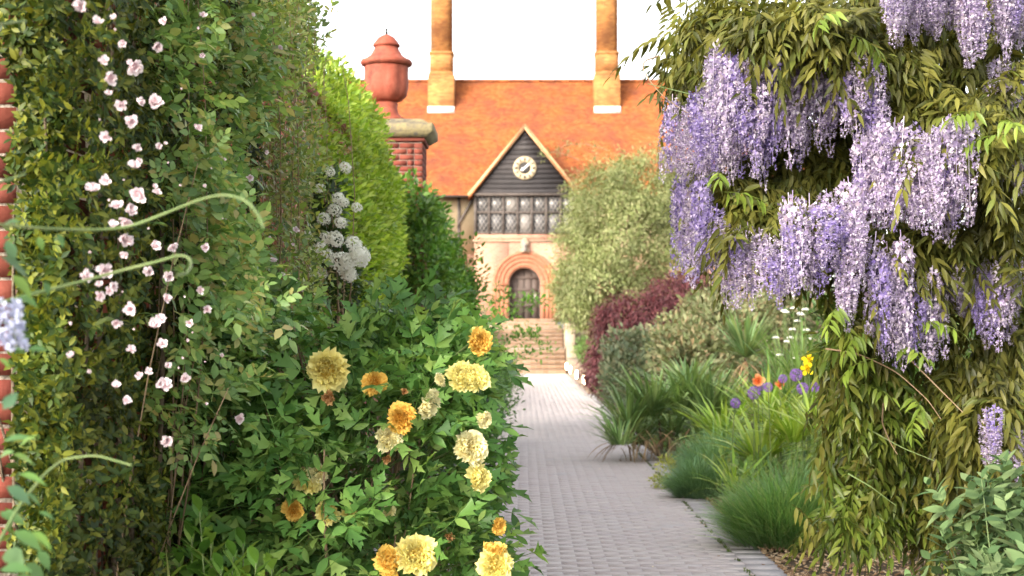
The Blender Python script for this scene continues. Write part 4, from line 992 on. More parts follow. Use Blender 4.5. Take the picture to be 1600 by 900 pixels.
def wis_leaf(npairs, rachis, size, droop):
    parts = []; t = np.linspace(0, 1, 6); pts = np.stack([0 * t, rachis * t * (1 - .25 * droop * t), -droop * rachis * t ** 2], 1); parts.append(tri_tube(pts, np.linspace(.0018, .0008, 6), 3))
    pos, d, n, s = [], [], [], []
    for i in range(npairs + 1):
        u = (i + .8) / (npairs + .8); u = min(u, 1); c = np.array([np.interp(u, t, pts[:, j]) for j in range(3)])
        for sg in ((-1, 1) if i < npairs else (0,)):
            pos.append(c + R.normal(size=3) * .002); dn = .45 + .9 * droop + R.normal() * .3
            d.append((sg * (.75 + R.normal() * .12), .35 + R.normal() * .15 + (.5 if sg == 0 else 0), -dn)); n.append((sg * .55 + R.normal() * .25, .6 + R.normal() * .3, .7)); s.append(size * (.75 + .35 * math.sin(math.pi * (.15 + .75 * u))) * (.9 + .2 * R.random()))
    parts.append(inst(LW, np.array(pos), np.array(d), np.array(n), np.array(s))); return join(parts)
WT = [wis_leaf(6, .21, .078, .25), wis_leaf(6, .20, .082, .5), wis_leaf(6, .24, .080, .95), wis_leaf(7, .25, .082, 1.1), wis_leaf(6, .22, .076, .7), wis_leaf(5, .17, .088, .1)]
def raceme(L_, n, r0):
    """hanging raceme: pea flowers on short stalks, buds at the tip; origin at its top"""
    parts = [tri_tube(np.array([(0, 0, .03), (0.003, 0, -L_ * .5), (0, .003, -L_)]), [.0022, .0016, .0006], 4)]
    h = np.sort(R.random(n) ** .9); a = np.arange(n) * 2.4 + R.random(n); rr = r0 * np.where(h < .12, .55 + 3.7 * h, 1) * (1 - .80 * h ** 1.7)
    c = np.stack([np.cos(a) * rr, np.sin(a) * rr, -h * L_ + R.normal(size=n) * .006], 1); o_ = unit(np.stack([np.cos(a), np.sin(a), -.25 + R.normal(size=n) * .25], 1)); sz = .0235 * (1 - .5 * h ** 3) * (.8 + .4 * R.random(n))
    side = unit(np.cross(o_, UP)); upv = np.cross(side, o_)
    ban = leaf(2, 1.05, .55, .35, -.25); kee = leaf(2, .5, .55, .9, .2)
    parts.append(inst(ban, c, unit(upv + o_ * .25 + rnd(n) * .3), unit(o_ * 1.0 + rnd(n) * .25), sz * .95))
    parts.append(inst(kee, c, unit(o_ - upv * .35 + rnd(n) * .25), unit(upv + rnd(n) * .2), sz * .9))
    parts.append(inst(kee, c + upv * -.004, unit(o_ + side * .5 - upv * .6), unit(upv + side), sz * .6))
    return join(parts)
RD = [raceme(.34, 78, .038), raceme(.42, 98, .040), raceme(.30, 66, .035), raceme(.38, 84, .036)]
RM = [mesh('raceme', V, F, M_floret, True) for V, F in RD] + [mesh('raceme', V, F, M_floret2, True) for V, F in RD[:2]]
RLEN = [.34, .42, .30, .38, .34, .42]
wis = thing('wisteria', (2.6, 8.0, 0), 'great wisteria curtain hung with lilac flower racemes on the right', 'wisteria')
def YW(x, y):                   # how far the face of the canopy stands from the camera
    return 6.3 + .9 * np.clip((1180 - x) / 140, 0, 1) ** 2 + .5 * np.clip((y - 420) / 300, 0, 1.5) - .25 * np.sin(x / 90.0) * np.cos(y / 70.0)
m = MB()
def limb(pts, r0, r1):
    w = np.array(pts, float); tt = np.linspace(0, len(w) - 1, 5 * len(w)); w = np.stack([np.interp(tt, np.arange(len(w)), w[:, c]) for c in range(3)], 1)
    for _ in range(2): w[1:-1] = (w[:-2] + 2 * w[1:-1] + w[2:]) / 4
    m.tube(w + R.normal(size=w.shape) * .006, np.linspace(r0, r1, len(w)), 7)
base = np.array([2.62, 8.0, 0])
limb([base, (2.55, 8.0, .7), (2.66, 7.9, 1.5), (2.5, 7.7, 2.3), (2.2, 7.3, 2.9), (1.6, 7.0, 3.0), (1.0, 7.1, 2.85)], .07, .02)
limb([base + [.1, .1, 0], (2.75, 8.0, 1.2), (2.55, 7.5, 1.9), (2.4, 7.1, 2.15), (2.15, 6.8, 2.3), (1.9, 6.6, 2.35)], .05, .015)
limb([base, (2.9, 7.9, 1.0), (3.0, 7.4, 2.0), (2.7, 6.8, 2.7), (2.3, 6.6, 3.1)], .05, .02)
limb([base, (2.3, 8.1, .9), (1.95, 8.0, 1.6), (1.8, 7.6, 2.1), (1.4, 7.3, 2.3)], .035, .012)
limb([P(1600, 275, 6.9), P(1570, 245, 6.9), P(1545, 225, 6.9), P(1500, 190, 7.0)], .02, .012)
m.build('trunk', M_wood, wis, True)
# leaf sprays: (px, py, rx, ry, weight, depth behind the face)
LR = [(1150, 30, 105, 45, 1.2, 0), (1090, 90, 52, 62, .8, .1), (1060, 130, 24, 40, .3, .2), (1230, 30, 110, 40, 1.1, 0), (1320, 20, 70, 60, .8, .05), (1290, 60, 100, 25, .6, 0), (1350, 80, 40, 60, .5, .05),
      (1430, 100, 60, 45, .6, 0), (1480, 175, 95, 50, 1.2, 0), (1400, 180, 50, 40, .6, 0), (1560, 190, 60, 60, .9, 0), (1575, 110, 40, 80, .6, .15), (1540, 250, 60, 45, .5, .05), (1400, 230, 40, 30, .3, .2),
      (1150, 285, 70, 45, .9, .2), (1240, 290, 100, 55, 1.3, .15), (1310, 270, 50, 60, .7, .2), (1200, 345, 95, 35, .8, .1), (1290, 340, 60, 35, .5, .1), (1130, 330, 40, 60, .5, .2),
      (1400, 375, 70, 30, .7, 0), (1480, 380, 90, 40, .9, 0), (1560, 350, 55, 80, 1.0, .05), (1380, 430, 50, 50, .5, .1), (1540, 440, 60, 40, .4, .2), (1430, 420, 40, 40, .3, .0), (1590, 470, 30, 80, .5, .1),
      (1335, 520, 45, 60, .8, .15), (1355, 590, 62, 70, 1.0, .1), (1360, 670, 75, 80, 1.1, .1), (1345, 640, 46, 80, .6, .0), (1345, 760, 60, 60, .7, .25), (1300, 800, 40, 22, .3, .1), (1380, 780, 40, 70, .5, .2),
      (1545, 590, 75, 80, 1.1, 0), (1500, 640, 70, 90, .7, .1), (1475, 720, 55, 80, .65, .15), (1460, 800, 36, 70, .55, .15), (1575, 680, 50, 90, .6, .0), (1520, 720, 60, 70, .6, .25), (1400, 620, 30, 70, .3, .4), (1320, 470, 40, 30, .4, .2)]
LR += [(1215, 145, 50, 12, .07, -.2), (1440, 232, 60, 14, .2, -.22), (1270, 340, 60, 14, .2, -.2), (1150, 368, 40, 14, .18, -.15), (1410, 415, 40, 14, .12, -.2), (1550, 412, 40, 12, .12, -.2), (1300, 210, 60, 40, .6, .45), (1240, 230, 80, 40, .5, .4), (1330, 170, 60, 50, .5, .45), (1500, -10, 110, 40, .8, .5), (1590, 30, 40, 60, .5, .5), (1450, 60, 90, 60, .7, .6), (1400, 0, 60, 40, .5, .4), (1540, 60, 80, 60, .7, .5)]
wts = np.array([r_[4] for r_ in LR]); n_ = 2500; ki = R.choice(len(LR), n_, p=wts / wts.sum()); A = np.array([r_[:4] + r_[5:6] for r_ in LR], float)[ki]
u = R.normal(size=(n_, 2)) * .52; u = np.clip(u, -1.15, 1.15); X = A[:, 0] + A[:, 2] * u[:, 0]; Yp = A[:, 1] + A[:, 3] * u[:, 1]
dep = YW(X, Yp) + A[:, 4] + .45 * R.random(n_) ** 1.5 + .35 * (u ** 2).sum(1) * .3; p = P(X, Yp, dep).T
# the body of the plant behind its face
n2 = 1700; X2 = 1090 + 620 * R.random(n2); Y2 = -120 + 960 * R.random(n2); open_ = ((X2 < 1290) & (Y2 > 400)) | ((Y2 > 620) & (X2 < 1300)) | ((X2 > 1395) & (X2 < 1450) & (Y2 > 560) & (Y2 < 700)); X2, Y2 = X2[~open_], Y2[~open_]
p2 = P(X2, Y2, YW(X2, Y2) + .45 + 1.3 * R.random(len(X2))).T; p = np.concatenate([p, p2]); p = p[p[:, 2] > .2]
N = len(p); az = -math.pi / 2 + R.normal(size=N) * 1.1 + (p[:, 0] < 1.2) * -.5; d = unit(np.stack([np.cos(az), np.sin(az), -.15 + R.normal(size=N) * .3], 1)); n = unit(UP + rnd(N) * .55)
qx, qy = project(p); grn = (qy > 450) & (qx < 1440) & (R.random(N) < .75); s = .75 + .5 * R.random(N)
leaves(wis, 'leaf', WT, (p - d * .08)[~grn], d[~grn], n[~grn], s[~grn], M_wis, 230); leaves(wis, 'leaf', WT, (p - d * .08)[grn], d[grn], n[grn], s[grn], M_wis2, 70, 'lower_foliage')
yg = np.array([P(x, y, YW(x, y) - .12) for x, y in [(1310, 20), (1330, 55), (1530, 175), (1560, 190), (1575, 210), (1120, 270), (1130, 300), (1350, 520), (1370, 560), (1340, 600), (1400, 540), (1420, 620), (1430, 500), (1440, 640), (1310, 480)]])
az = -math.pi / 2 + R.normal(size=len(yg)); leaves(wis, 'leaf', WT[:2], yg, np.stack([np.cos(az), np.sin(az), 0 * az], 1), unit(UP + rnd(len(yg)) * .3), 1.0, M_wisg, 20)
# racemes: (x0, x1, top y0, y1, bottom y, count, depth offset)
RR = [(1045, 1120, 165, 205, 275, 22, .1), (1085, 1180, 125, 175, 265, 26, 0), (1110, 1260, 85, 125, 235, 44, -.05), (1180, 1250, 120, 150, 255, 14, -.1), (1255, 1375, 80, 110, 180, 26, -.02), (1280, 1310, 120, 140, 235, 6, -.1), (1330, 1380, 110, 150, 210, 14, -.05),
      (1385, 1470, -60, -20, 60, 22, -.05), (1440, 1530, -60, -20, 40, 22, -.02), (1500, 1540, -10, 10, 100, 9, -.03), (1560, 1600, -50, -10, 80, 18, .0), (1545, 1600, 100, 140, 200, 8, .4), (1540, 1600, 220, 250, 310, 8, .3),
      (1345, 1400, 205, 235, 340, 17, -.1), (1395, 1515, 200, 245, 335, 36, -.1), (1420, 1510, 250, 270, 370, 12, -.12),
      (1060, 1105, 285, 320, 415, 16, .1), (1075, 1130, 320, 350, 440, 12, .1), (1130, 1170, 370, 390, 470, 8, .05), (1170, 1200, 370, 385, 455, 5, .05), (1200, 1235, 370, 395, 470, 7, .05), (1230, 1300, 320, 350, 445, 20, .0), (1290, 1350, 300, 340, 420, 14, -.02), (1310, 1335, 400, 430, 505, 5, .0),
      (1365, 1415, 385, 415, 540, 15, -.05), (1395, 1465, 430, 465, 565, 16, -.06), (1450, 1480, 400, 430, 520, 6, .25), (1490, 1530, 400, 425, 490, 7, .05), (1520, 1590, 405, 430, 530, 18, -.02), (1540, 1560, 645, 655, 720, 5, -.15), (1575, 1600, 660, 680, 720, 3, -.1)]
for (x0, x1, t0, t1, bt, cnt, off) in RR:
    cnt = max(3, int(cnt * 1.25))
    for i in range(cnt):
        x = x0 + (x1 - x0) * (i + R.random()) / cnt; y = R.uniform(t0 - 12, t1 + 18); ln = max(60, (bt - y) * R.uniform(.55, 1.22)); Y = YW(x, (y + bt) / 2) + off + R.random() * .28 - .12
        j = R.integers(0, 4) if R.random() > .3 - .2 * (x > 1320) else R.integers(4, 6); sc = ln / FPX * Y / RLEN[j]
        o = link(bpy.data.objects.new('raceme', RM[j]), wis); w = P(x, y, Y); o.location = Vector(list(w - world_loc(wis))); o.rotation_euler = (R.normal() * .06, R.normal() * .06, R.random() * 6.28); o.scale = (min(1.25, .6 + .4 * sc) * .95, min(1.25, .6 + .4 * sc) * .95, sc)
# loose tendrils
for i, pts in enumerate([[(1028, 88), (1006, 95), (1004, 108), (1016, 128), (1035, 150), (1070, 175), (1100, 190)], [(1160, 175), (1090, 150), (1050, 140), (1012, 131)], [(1290, 545), (1340, 552), (1400, 580), (1450, 625), (1470, 655)], [(1330, 655), (1360, 672), (1410, 700), (1460, 720)], [(1380, 630), (1378, 660), (1390, 690), (1402, 710)], [(1325, 740), (1360, 760), (1400, 790)], [(1420, 560), (1470, 610), (1510, 650)]]):
    w = np.array([P(x, y, YW(x, y) - .05) for x, y in pts]); tt = np.linspace(0, len(w) - 1, 24); w = np.stack([np.interp(tt, np.arange(len(pts)), w[:, c]) for c in range(3)], 1)
    for _ in range(2): w[1:-1] = (w[:-2] + 2 * w[1:-1] + w[2:]) / 4
    build('tendril', *tube(w, np.linspace(.0045, .0018, 24), 5), M_greenstem if i % 2 else M_twig, wis, True)

# --- grey-green sage in the near right corner
M_sage = leaf_mat('sage_leaf', [(.055, .105, .04), (.08, .14, .055), (.115, .175, .07), (.15, .20, .09)], .65, .3, tcol=(1.1, 1.15, .7), clump=4, clump_amt=.2, spec=.2)
sg = thing('sage_bush', (1.75, 5.1, 0), 'soft grey-green sage bush in the near corner under the wisteria', 'shrub')
p, nr = blob_points([(1545, 800, 5.0, 70, 90, .35), (1590, 860, 5.0, 90, 120, .4), (1500, 880, 4.9, 70, 60, .3), (1590, 740, 5.1, 40, 40, .25), (1620, 900, 4.9, 120, 120, .4)], 150, .55, 1.05, .2)
LS = [leaf(4, .46, .42, .2, .2), leaf(4, .52, .45, .15, .1)]
per = 8; N = len(p) * per; c = np.repeat(p, per, 0); ax = np.repeat(unit(nr * .5 + UP + rnd(len(p)) * .3), per, 0); lev = np.tile(np.arange(per) // 2, len(p)); ang = np.tile((np.arange(per) % 2) * math.pi + (np.arange(per) // 2) * math.pi / 2, len(p)) + np.repeat(R.random(len(p)) * 6, per)
e1 = unit(np.cross(ax, np.array([.3, .9, .1]))); e2 = np.cross(ax, e1); rd = np.cos(ang)[:, None] * e1 + np.sin(ang)[:, None] * e2
leaves(sg, 'leaf', LS, c - ax * (.035 * lev)[:, None], unit(rd + ax * (.9 - .25 * lev)[:, None] + rnd(N) * .15), unit(ax - rd * .5 + rnd(N) * .2), .05 + .016 * lev + .012 * R.random(N), M_sage, 300)
stems(sg, (1.75, 5.2, 0), p[::2], .006, M_sage, sag=.0, spread=.15)

# --- feathery mounds on the bed edge
def mound(name, label, px, py, Y, rx, h, n, mat, L0, w=.006, lean=.5):
    b = P(px, py, Y); b[2] = 0; t = thing(name, b, label, 'plant')
    a = R.random(n) * 6.28; q = np.sqrt(R.random(n)); lx = R.random(n); pos = b + np.stack([np.cos(a) * q * rx * .75, np.sin(a) * q * rx * .55, h * .45 * lx * (1 - .4 * q)], 1)
    d = unit(np.stack([np.cos(a) * q * lean, np.sin(a) * q * lean, np.ones(n)], 1) + rnd(n) * .5); s = L0 * (1 - .35 * q) * (.6 + .7 * R.random(n))
    V, F = inst(blade(2, w / L0, .25, .2), pos, d, unit(UP * .3 - d * np.array([1, 1, 0]) + rnd(n) * .4), s); build('foliage', V, F, mat, t, True, kind='stuff'); return t
M_feather = leaf_mat('feathery_leaf', [(.09, .20, .075), (.14, .28, .10), (.20, .36, .13), (.30, .36, .18)], .5, .5, clump=5, clump_amt=.2)
M_feather2 = leaf_mat('glaucous_leaf', [(.10, .21, .11), (.16, .29, .15), (.23, .37, .19)], .5, .35, clump=5, clump_amt=.2)
mound('feathery_plant', 'large feathery deep green plant spilling over the mulch near the wisteria foot', 1230, 858, 10.4, .50, .62, 4600, M_feather, .52, .008, 1.1)
mound('feathery_plant', 'small feathery blue-green plant at the path edge', 1092, 782, 13.4, .30, .42, 3600, M_feather2, .34, .006, .9)
mound('feathery_plant', 'pale blue-green grassy plant behind the small feathery one', 1125, 745, 14.6, .46, .6, 3000, M_feather2, .50, .008, .9)

gc_m = leaf_mat('ground_cover_leaf', [(.07, .14, .035), (.12, .21, .05), (.18, .28, .07), (.25, .27, .12)], .5, .35, clump=1.5, clump_amt=.35)
k = 2600; yy = 11.5 + 20 * R.random(k); pp = np.stack([1.75 + (.05 + .16 * yy) * R.random(k), yy, .04 + .32 * R.random(k) ** 1.5], 1); pos, d, n, s = sprays(pp, np.tile([0, -.2, 1.0], (k, 1)), 8, .12, .085, .5, .5, .8)
V, F = inst(L4, pos, d, n, s); gc = build('ground_cover', V, F, gc_m, None, True, kind='stuff'); gc['label'] = 'low leafy ground cover filling the right-hand bed'

# --- strap-leaved plants
def fan(t, name, c, n, L0, w, mat, up=1.0, arch=.35, kobj=60, spreadr=.05, squash=1.0, dead=None):
    a = R.random(n) * 6.28; e = up * (.15 + 1.7 * R.random(n) ** .8); d = unit(np.stack([np.cos(a), np.sin(a) * squash, e], 1)); pos = c + np.stack([np.cos(a), np.sin(a), 0 * a], 1) * spreadr * R.random(n)[:, None]
    Ts = [blade(4, w, arch), blade(4, w * .8, arch * 1.6), blade(4, w * 1.1, arch * .5)]
    leaves(t, name, Ts, pos, d, unit(UP * .6 - d * np.array([1, 1, 0]) + rnd(n) * .2), L0 * (.6 + .5 * R.random(n)), mat, kobj)
M_yucca = leaf_mat('yucca_blade', [(.10, .185, .065), (.15, .25, .085), (.21, .32, .11), (.30, .39, .16)], .4, .25, clump=3)
M_yucca2 = leaf_mat('pale_yucca_blade', [(.09, .17, .06), (.13, .22, .08), (.19, .28, .10), (.27, .33, .15)], .4, .3, clump=3)
M_dead = leaf_mat('dead_blade', [(.20, .12, .06), (.32, .21, .11), (.42, .31, .18)], .7, .25, tcol=(1, .9, .7))
M_iris = leaf_mat('iris_blade', [(.14, .25, .03), (.21, .34, .045), (.29, .41, .07), (.36, .43, .12)], .4, .4, clump=3)
yu = thing('yucca_clump', (1.75, 17.3, 0), 'broad clump of dark green spiky yucca leaves bulging over the path edge', 'yucca')
for (x, y, n_, L_) in [(985, 672, 110, .74), (1020, 650, 110, .80), (1065, 650, 120, .86), (1110, 655, 110, .84), (1050, 690, 100, .7), (968, 695, 70, .56), (1110, 690, 80, .7), (1000, 695, 80, .6), (1140, 660, 80, .7), (1080, 620, 90, .7)]:
    fan(yu, 'leaf', P(x, y, 17.3 + R.normal() * .25), n_, L_, .05, M_yucca, 1.35, .28, 30, .12)
for (x, y) in [(1010, 682), (1055, 690), (985, 690), (1090, 690)]:
    n_ = 34; a = R.random(n_) * 6.28; d = unit(np.stack([np.cos(a), np.sin(a) - .5, -.05 - .9 * R.random(n_)], 1) + rnd(n_) * .3); c = P(x, y, 17.05); leaves(yu, 'dead_leaf', [blade(4, .06, .4)], np.tile(c, (n_, 1)) + R.normal(size=(n_, 3)) * np.array([.12, .08, .06]), d, unit(UP + rnd(n_) * .3), .36 * (.6 + .6 * R.random(n_)), M_dead, 26)
stems(yu, (1.7, 17.5, 0), [P(x, y + 8, 17.4) for x, y in ((985, 655), (1025, 615), (1075, 610), (1120, 620), (1050, 665))], .025, M_wood, sag=0, spread=.1)
yk = thing('yucca', P(1168, 600, 18.5) * np.array([1, 1, 0]), 'single upright yucca rosette standing behind the spiky clump', 'yucca')
fan(yk, 'leaf', P(1165, 558, 18.5), 130, .74, .05, M_yucca2, 1.5, .12, 130, .04); stems(yk, P(1168, 600, 18.6) * np.array([1, 1, 0]), [P(1165, 558, 18.5)] * 2, .05, M_wood, sag=0)
n_ = 16; a = R.random(n_) * 6.28; leaves(yk, 'dead_leaf', [blade(4, .07, .5)], np.tile(P(1165, 565, 18.4), (n_, 1)), unit(np.stack([np.cos(a), np.sin(a) - .4, -.5 - .4 * R.random(n_)], 1)), unit(UP + rnd(n_) * .3), .45, M_dead, 16)
il = [('bright green iris leaves fanning out beside the pale grassy plant', 1185, 690, 13.2, 85, .72), ('bright green iris leaves under the purple alliums', 1240, 660, 13.0, 85, .68), ('iris leaves leaning low over the small feathery plant', 1150, 740, 12.4, 36, .55), ('bright iris leaves behind the large feathery plant', 1275, 640, 12.0, 40, .6), ('pale iris leaves between the yucca clump and the grassy plant', 1130, 660, 15.2, 70, .7), ('iris leaves below the single yucca rosette', 1200, 630, 15.0, 70, .7)]
for lb, x, y, Y, n_, L_ in il:
    t = thing('iris', P(x, y, Y) * np.array([1, 1, 0]), lb, 'iris', 'strappy irises on the bed'); fan(t, 'leaf', P(x, y + 30, Y), n_, L_, .055, M_iris, 1.3, .3, n_, .12)
# alliums
M_all = leaf_mat('allium_floret', [(.22, .09, .42), (.32, .15, .55), (.44, .26, .64)], .5, .3, tcol=(1, 1, 1), clump_amt=.1)
k = 220; u = rnd(k); V1 = inst(leaf(2, .35, .5, .2, 0), u * .045, unit(np.cross(u, rnd(k)) + u * .3), u, .020); V2 = inst(leaf(2, .3, .5, .2, 0), u * .04, unit(u + rnd(k) * .4), rnd(k), .018); V, F = join([V1, V2]); am = mesh('flower_head', V, F, M_all, True)
al = [(1149, 630, .85, 'lowest and leftmost purple allium head'), (1178, 614, 1.1, 'purple allium head just below the left orange rose'), (1200, 605, .8, 'small purple allium head between the two orange roses'), (1223, 592, .75, 'small purple allium head beside the right orange rose'),
      (1244, 586, 1.1, 'largest and highest purple allium head below the yellow flower'), (1254, 607, 1.0, 'purple allium head directly under the highest one'), (1273, 605, .85, 'rightmost purple allium head against the wisteria leaves'), (1190, 604, .7, 'purple allium head close beneath the left orange rose')]
for x, y, sc, lb in al:
    w = P(x, y, 12.9 + R.normal() * .1); b = w * np.array([1, 1, 0]) + np.array([R.normal() * .03, .05, 0]); t = thing('allium', b, lb, 'allium', 'purple alliums on the bed')
    build('stem', *tube(bez(b, b + np.array([0, 0, w[2] * .6]), w, 6), .005, 5), M_greenstem, t, True)
    o = link(bpy.data.objects.new('flower_head', am), t); o.location = Vector(list(w - b)); o.scale = (sc, sc, sc)
M_or = flower_mat('orange_petal', (.8, .20, .03), (.85, .45, .22), .01, .06, .3, .2); M_ye = flower_mat('bright_yellow_petal', (.85, .55, .01), (.9, .72, .02), .01, .06, .3, .2)
om = mesh('bloom', *bloom([(7, .05, 15, .005), (7, .04, 45, .005), (5, .03, 70, .004)], .12, .35), M_or, True); ym = mesh('bloom', *bloom([(5, .06, -10, .005), (4, .05, 65, .005)], .2, .3), M_ye, True)
for x, y, me_, sc, lb, nm, ct in [(1183, 596, om, 1.25, 'larger orange rose bloom, the left one of the two above the alliums', 'orange_rose', 'rose'), (1218, 601, om, 1.0, 'smaller orange rose bloom, the right one of the two among the alliums', 'orange_rose', 'rose'), (1263, 562, ym, 1.05, 'upper bright yellow flower beside the wisteria leaves', 'yellow_iris', 'flower'), (1260, 577, ym, .9, 'lower bright yellow flower beside the wisteria leaves', 'yellow_iris', 'flower')]:
    w = P(x, y, 13.1); b = w * np.array([1, 1, 0]); t = thing(nm, b, lb, ct); build('stem', *tube(bez(b, b + np.array([.03, 0, w[2] * .6]), w, 6), .006, 5), M_greenstem, t, True)
    o = hang('bloom', me_, w, (.1, -1, .35), t, sc)
# white umbels in tall green filler behind the alliums
M_fill = leaf_mat('filler_leaf', [(.06, .13, .03), (.10, .19, .045), (.15, .24, .07), (.20, .26, .10)], .45, .4, clump=2)
wf2 = thing('white_flowered_perennial', P(1240, 600, 16.5) * np.array([1, 1, 0]), 'tall green perennial with small white flower heads behind the alliums', 'plant')
for x, y in [(1205, 640), (1235, 645), (1265, 645), (1295, 640), (1330, 640), (1225, 600), (1255, 600), (1285, 600), (1320, 600)]: fan(wf2, 'leaf', P(x, y, 16.5 + R.normal() * .3), 45, .8, .035, M_fill, 2.2, .25, 22, .12)
for x, y in [(1240, 482), (1250, 490), (1258, 484), (1246, 502), (1225, 486), (1238, 515), (1260, 516), (1212, 528), (1235, 528), (1252, 492), (1218, 555), (1230, 534), (1266, 530), (1244, 560), (1228, 488)]:
    w = P(x, y, 16.3 + R.normal() * .2); o = link(bpy.data.objects.new('flower_head', wf), wf2); o.location = Vector(list(w - world_loc(wf2))); o.scale = (.8, .8, .5)
    build('stem', *tube(bez(w * np.array([1, 1, 0]), w * np.array([1, 1, .6]), w, 5), .005, 4), M_greenstem, wf2, True)
# yellow-green little plant and weeds at the path edge
M_lime = leaf_mat('lime_leaf', [(.30, .34, .06), (.42, .44, .10), (.55, .55, .2)], .5, .35)
le = thing('lime_flowered_plant', P(1040, 760, 14.2) * np.array([1, 1, 0]), 'small lime-yellow flowering plant beside the small feathery plant', 'plant')
p, nr = blob_points([(1042, 735, 14.2, 16, 22, .12), (1030, 755, 14.2, 14, 12, .1)], 90, .4, 1.05); pos, d, n, s = sprays(p, nr, 6, .03, .035); leaves(le, 'leaf', [L8], pos, d, n, s, M_lime, 40)
# --- dusty shrubs in front of the maple
M_dust = leaf_mat('dusty_leaf', [(.13, .17, .07), (.19, .22, .10), (.26, .27, .14), (.28, .20, .11)], .6, .3, tcol=(1.1, 1.05, .7), clump=1.6, clump_amt=.3)
M_dust2 = leaf_mat('grey_green_leaf', [(.09, .13, .07), (.14, .18, .10), (.20, .23, .13), (.22, .19, .11)], .6, .3, tcol=(1.1, 1.05, .7), clump=1.6, clump_amt=.3)
for (nm, lb, bl_, mt, n_, bs) in [('dusty_shrub', 'grey-green leafy shrub between the red maple and the yucca clump', [(980, 556, 23.5, 34, 36, .5), (962, 585, 23, 18, 40, .4), (1010, 545, 23.5, 30, 30, .5), (985, 595, 22.5, 36, 46, .5)], M_dust2, 900, (1.6, 23.3)),
                              ('dusty_shrub', 'beige fading shrub below the wisteria tips, behind the yuccas', [(1095, 505, 22, 36, 34, .5), (1065, 535, 21.5, 42, 40, .5), (1125, 510, 21.5, 48, 46, .6), (1110, 475, 22.5, 20, 20, .3), (1090, 560, 20.8, 70, 50, .6)], M_dust, 1500, (2.6, 21.6)),
                              ('dusty_shrub', 'tan and green loose shrub behind the single yucca', [(1180, 470, 24, 50, 36, .6), (1240, 480, 25, 60, 46, .6), (1190, 520, 24, 70, 60, .6)], M_dust, 1100, (4.1, 24.5))]:
    t = thing(nm, (bs[0], bs[1], 0), lb, 'shrub'); p, nr = blob_points(bl_, n_, .5, 1.05, .25); pos, d, n, s = sprays(p, nr, 7, .13, .085, .6, .5, .7, .5, .4); leaves(t, 'leaf', [L4, L8], pos, d, n, s, mt, 100)
    stems(t, (bs[0], bs[1], 0), p[R.choice(len(p), 22, replace=False)], .014, M_twig, spread=.2)
# --- red maple
M_maple = leaf_mat('maple_leaf', [(.045, .011, .014), (.075, .018, .022), (.105, .028, .032), (.14, .045, .046)], .5, .25, tcol=(1.2, .8, .8), clump=1.6, clump_amt=.3)
mp = thing('red_maple', (2.6, 30.5, 0), 'low weeping burgundy-red maple arching over the path edge', 'maple')
p, nr = blob_points([(1000, 492, 30, 62, 30, 1.0), (1055, 460, 30.5, 44, 26, .9), (955, 520, 29.8, 28, 34, .6), (940, 560, 30, 18, 50, .45), (1030, 510, 29.6, 60, 36, .9), (975, 505, 29.6, 40, 26, .7), (932, 578, 31, 22, 32, .45), (1090, 455, 31, 30, 26, .7), (985, 560, 30.4, 50, 40, .6)], 2600, .75, 1.04, .15)
pos, d, n, s = sprays(p, nr, 9, .16, .10, .7, -.75, .45, .6, .4); leaves(mp, 'leaf', [leaf(2, .3, .4, .3, .2)], pos, d, n, s, M_maple, 0, 'crown')
m = MB()
for t_ in p[R.choice(len(p), 26, replace=False)]: m.tube(bez((2.6, 30.5, 0), (2.5, 30.4, 1.9), t_, 7), np.linspace(.045, .01, 7), 5)
m.build('trunk', M_wood, mp, True)
# --- big pale shrub by the steps
M_palel = leaf_mat('pale_willow_leaf', [(.12, .155, .05), (.18, .215, .075), (.25, .275, .11), (.33, .33, .17)], .5, .35, tcol=(1.15, 1.1, .6), clump=.8, clump_amt=.3)
pl = thing('pale_shrub', (2.9, 44, 0), 'tall billowing pale green shrub hiding the right side of the house', 'shrub')
p, nr = blob_points([(975, 370, 43, 82, 110, 1.8), (940, 330, 43, 50, 70, 1.4), (1010, 300, 44, 66, 62, 1.6), (905, 410, 42.5, 34, 70, 1.1), (945, 450, 42, 66, 60, 1.5), (1040, 400, 43.5, 70, 120, 1.7), (900, 470, 42, 32, 42, .9), (880, 440, 42.3, 18, 30, .6), (1080, 330, 45, 60, 80, 1.6)], 5200, .62, 1.06, .22)
pos, d, n, s = sprays(p, nr, 16, .26, .115, .5, -.5, .8, .4, .45); leaves(pl, 'leaf', [leaf(2, .3, .4, .3, .2)], pos, d, n, s, M_palel, 0, 'crown')
m = MB()
for t_ in p[R.choice(len(p), 30, replace=False)]: m.tube(bez((2.9, 44, 0), (2.8, 44, t_[2] * .7), t_, 7), np.linspace(.07, .015, 7), 5)
for pts in ([(905, 250), (880, 240), (862, 238), (848, 246)], [(950, 235), (915, 225), (885, 226), (868, 236)], [(900, 290), (885, 292), (872, 300)]):
    m.tube(np.array([P(x, y, 42) for x, y in pts]), np.linspace(.012, .006, len(pts)), 4)
m.build('trunk', M_twig, pl, True)
tw = np.array([P(x, y, 42) for x, y in [(890, 242), (875, 239), (860, 238), (850, 244), (930, 229), (905, 225), (885, 226), (872, 234), (890, 291), (878, 297)]]); pos, d, n, s = sprays(tw, np.tile([-.5, 0, .2], (10, 1)), 24, .16, .09); leaves(pl, 'leaf', [L4], pos, d, n, s, M_palel, 0, 'spray')
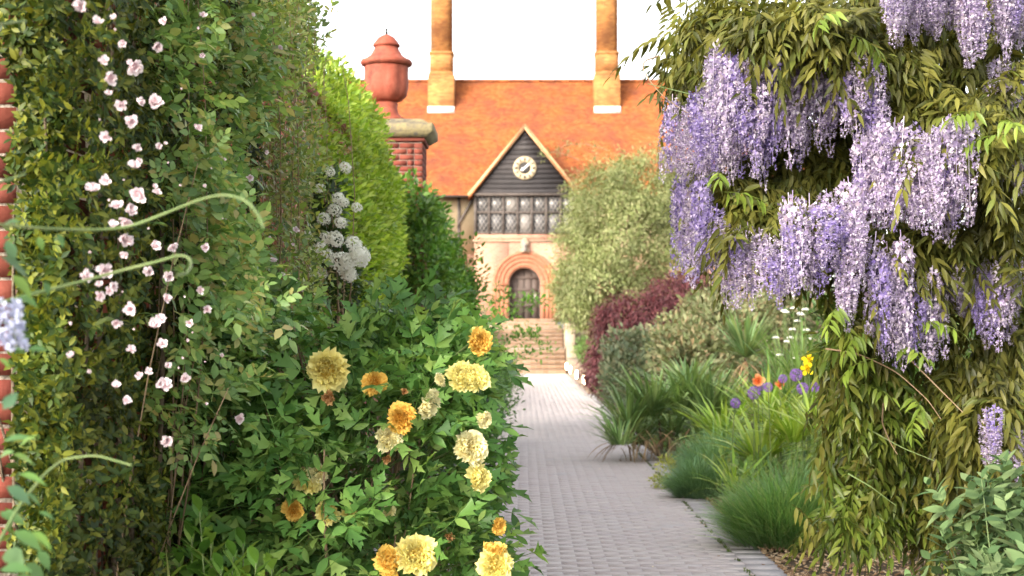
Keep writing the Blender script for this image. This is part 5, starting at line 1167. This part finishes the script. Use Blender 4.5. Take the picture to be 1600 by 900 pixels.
# small plants between low wall and maple
sm = thing('green_shrub', (1.95, 38, 0), 'small light green bush on the low wall beyond the red maple', 'shrub'); p, nr = blob_points([(925, 560, 38, 14, 24, .8), (915, 545, 41, 14, 16, .8), (930, 590, 35, 12, 14, .6)], 300, .5, 1.05); pos, d, n, s = sprays(p, nr, 9, .14, .09); leaves(sm, 'leaf', [L4], pos, d, n, s, M_fill, 30)

# --- filler planting behind the wisteria and along the right-hand bed
bk = thing('mixed_hedge', (5.5, 22, 0), 'leafy green hedge closing the bed behind the wisteria', 'hedge')
C = np.array([(6.2 + .5 * math.sin(y), y, 1.1) for y in np.arange(6, 48, 1.4)]); p, nr = shell(C, np.tile([1.2, 1.2, 1.5], (len(C), 1)), 5200, .6, 1.05, .2); pos, d, n, s = sprays(p, nr, 7, .2, .12); leaves(bk, 'leaf', [L4], pos, d, n, s, M_box, 0)
stems(bk, (6.2, 20, 0), p[R.choice(len(p), 40, replace=False)], .03, M_wood, spread=4)
fs = thing('green_filler_shrub', (3.4, 11.5, 0), 'soft green shrub glimpsed through gaps in the wisteria', 'shrub')
p, nr = blob_points([(1420, 620, 11.5, 80, 90, .6), (1500, 560, 11.5, 120, 100, .7), (1590, 600, 11.5, 100, 140, .8), (1400, 740, 11.2, 90, 80, .5), (1470, 830, 11, 120, 80, .5)], 900, .5, 1.05); pos, d, n, s = sprays(p, nr, 7, .14, .09); leaves(fs, 'leaf', [L8], pos, d, n, s, M_fill, 40)
stems(fs, (3.4, 11.6, 0), p[R.choice(len(p), 20, replace=False)], .015, M_twig, spread=.2)
# plant label on a short stake
M_blue = rough_mat('blue_label', [(.12, .22, .38), (.2, .3, .45)], 20, .5, .1)
b = P(1345, 870, 9.6); b[2] = 0; t = thing('plant_label', b, 'small blue plant label on a dark stake in the mulch', 'sign'); z = P(1345, 833, 9.6)[2]
MB().box(b[0] - .012, b[0] + .012, b[1], b[1] + .006, 0, z).build('stake', M_metal, t); MB().box(b[0] - .045, b[0] + .045, b[1] - .006, b[1] - .001, z - .01, z + .05).build('plate', M_blue, t)
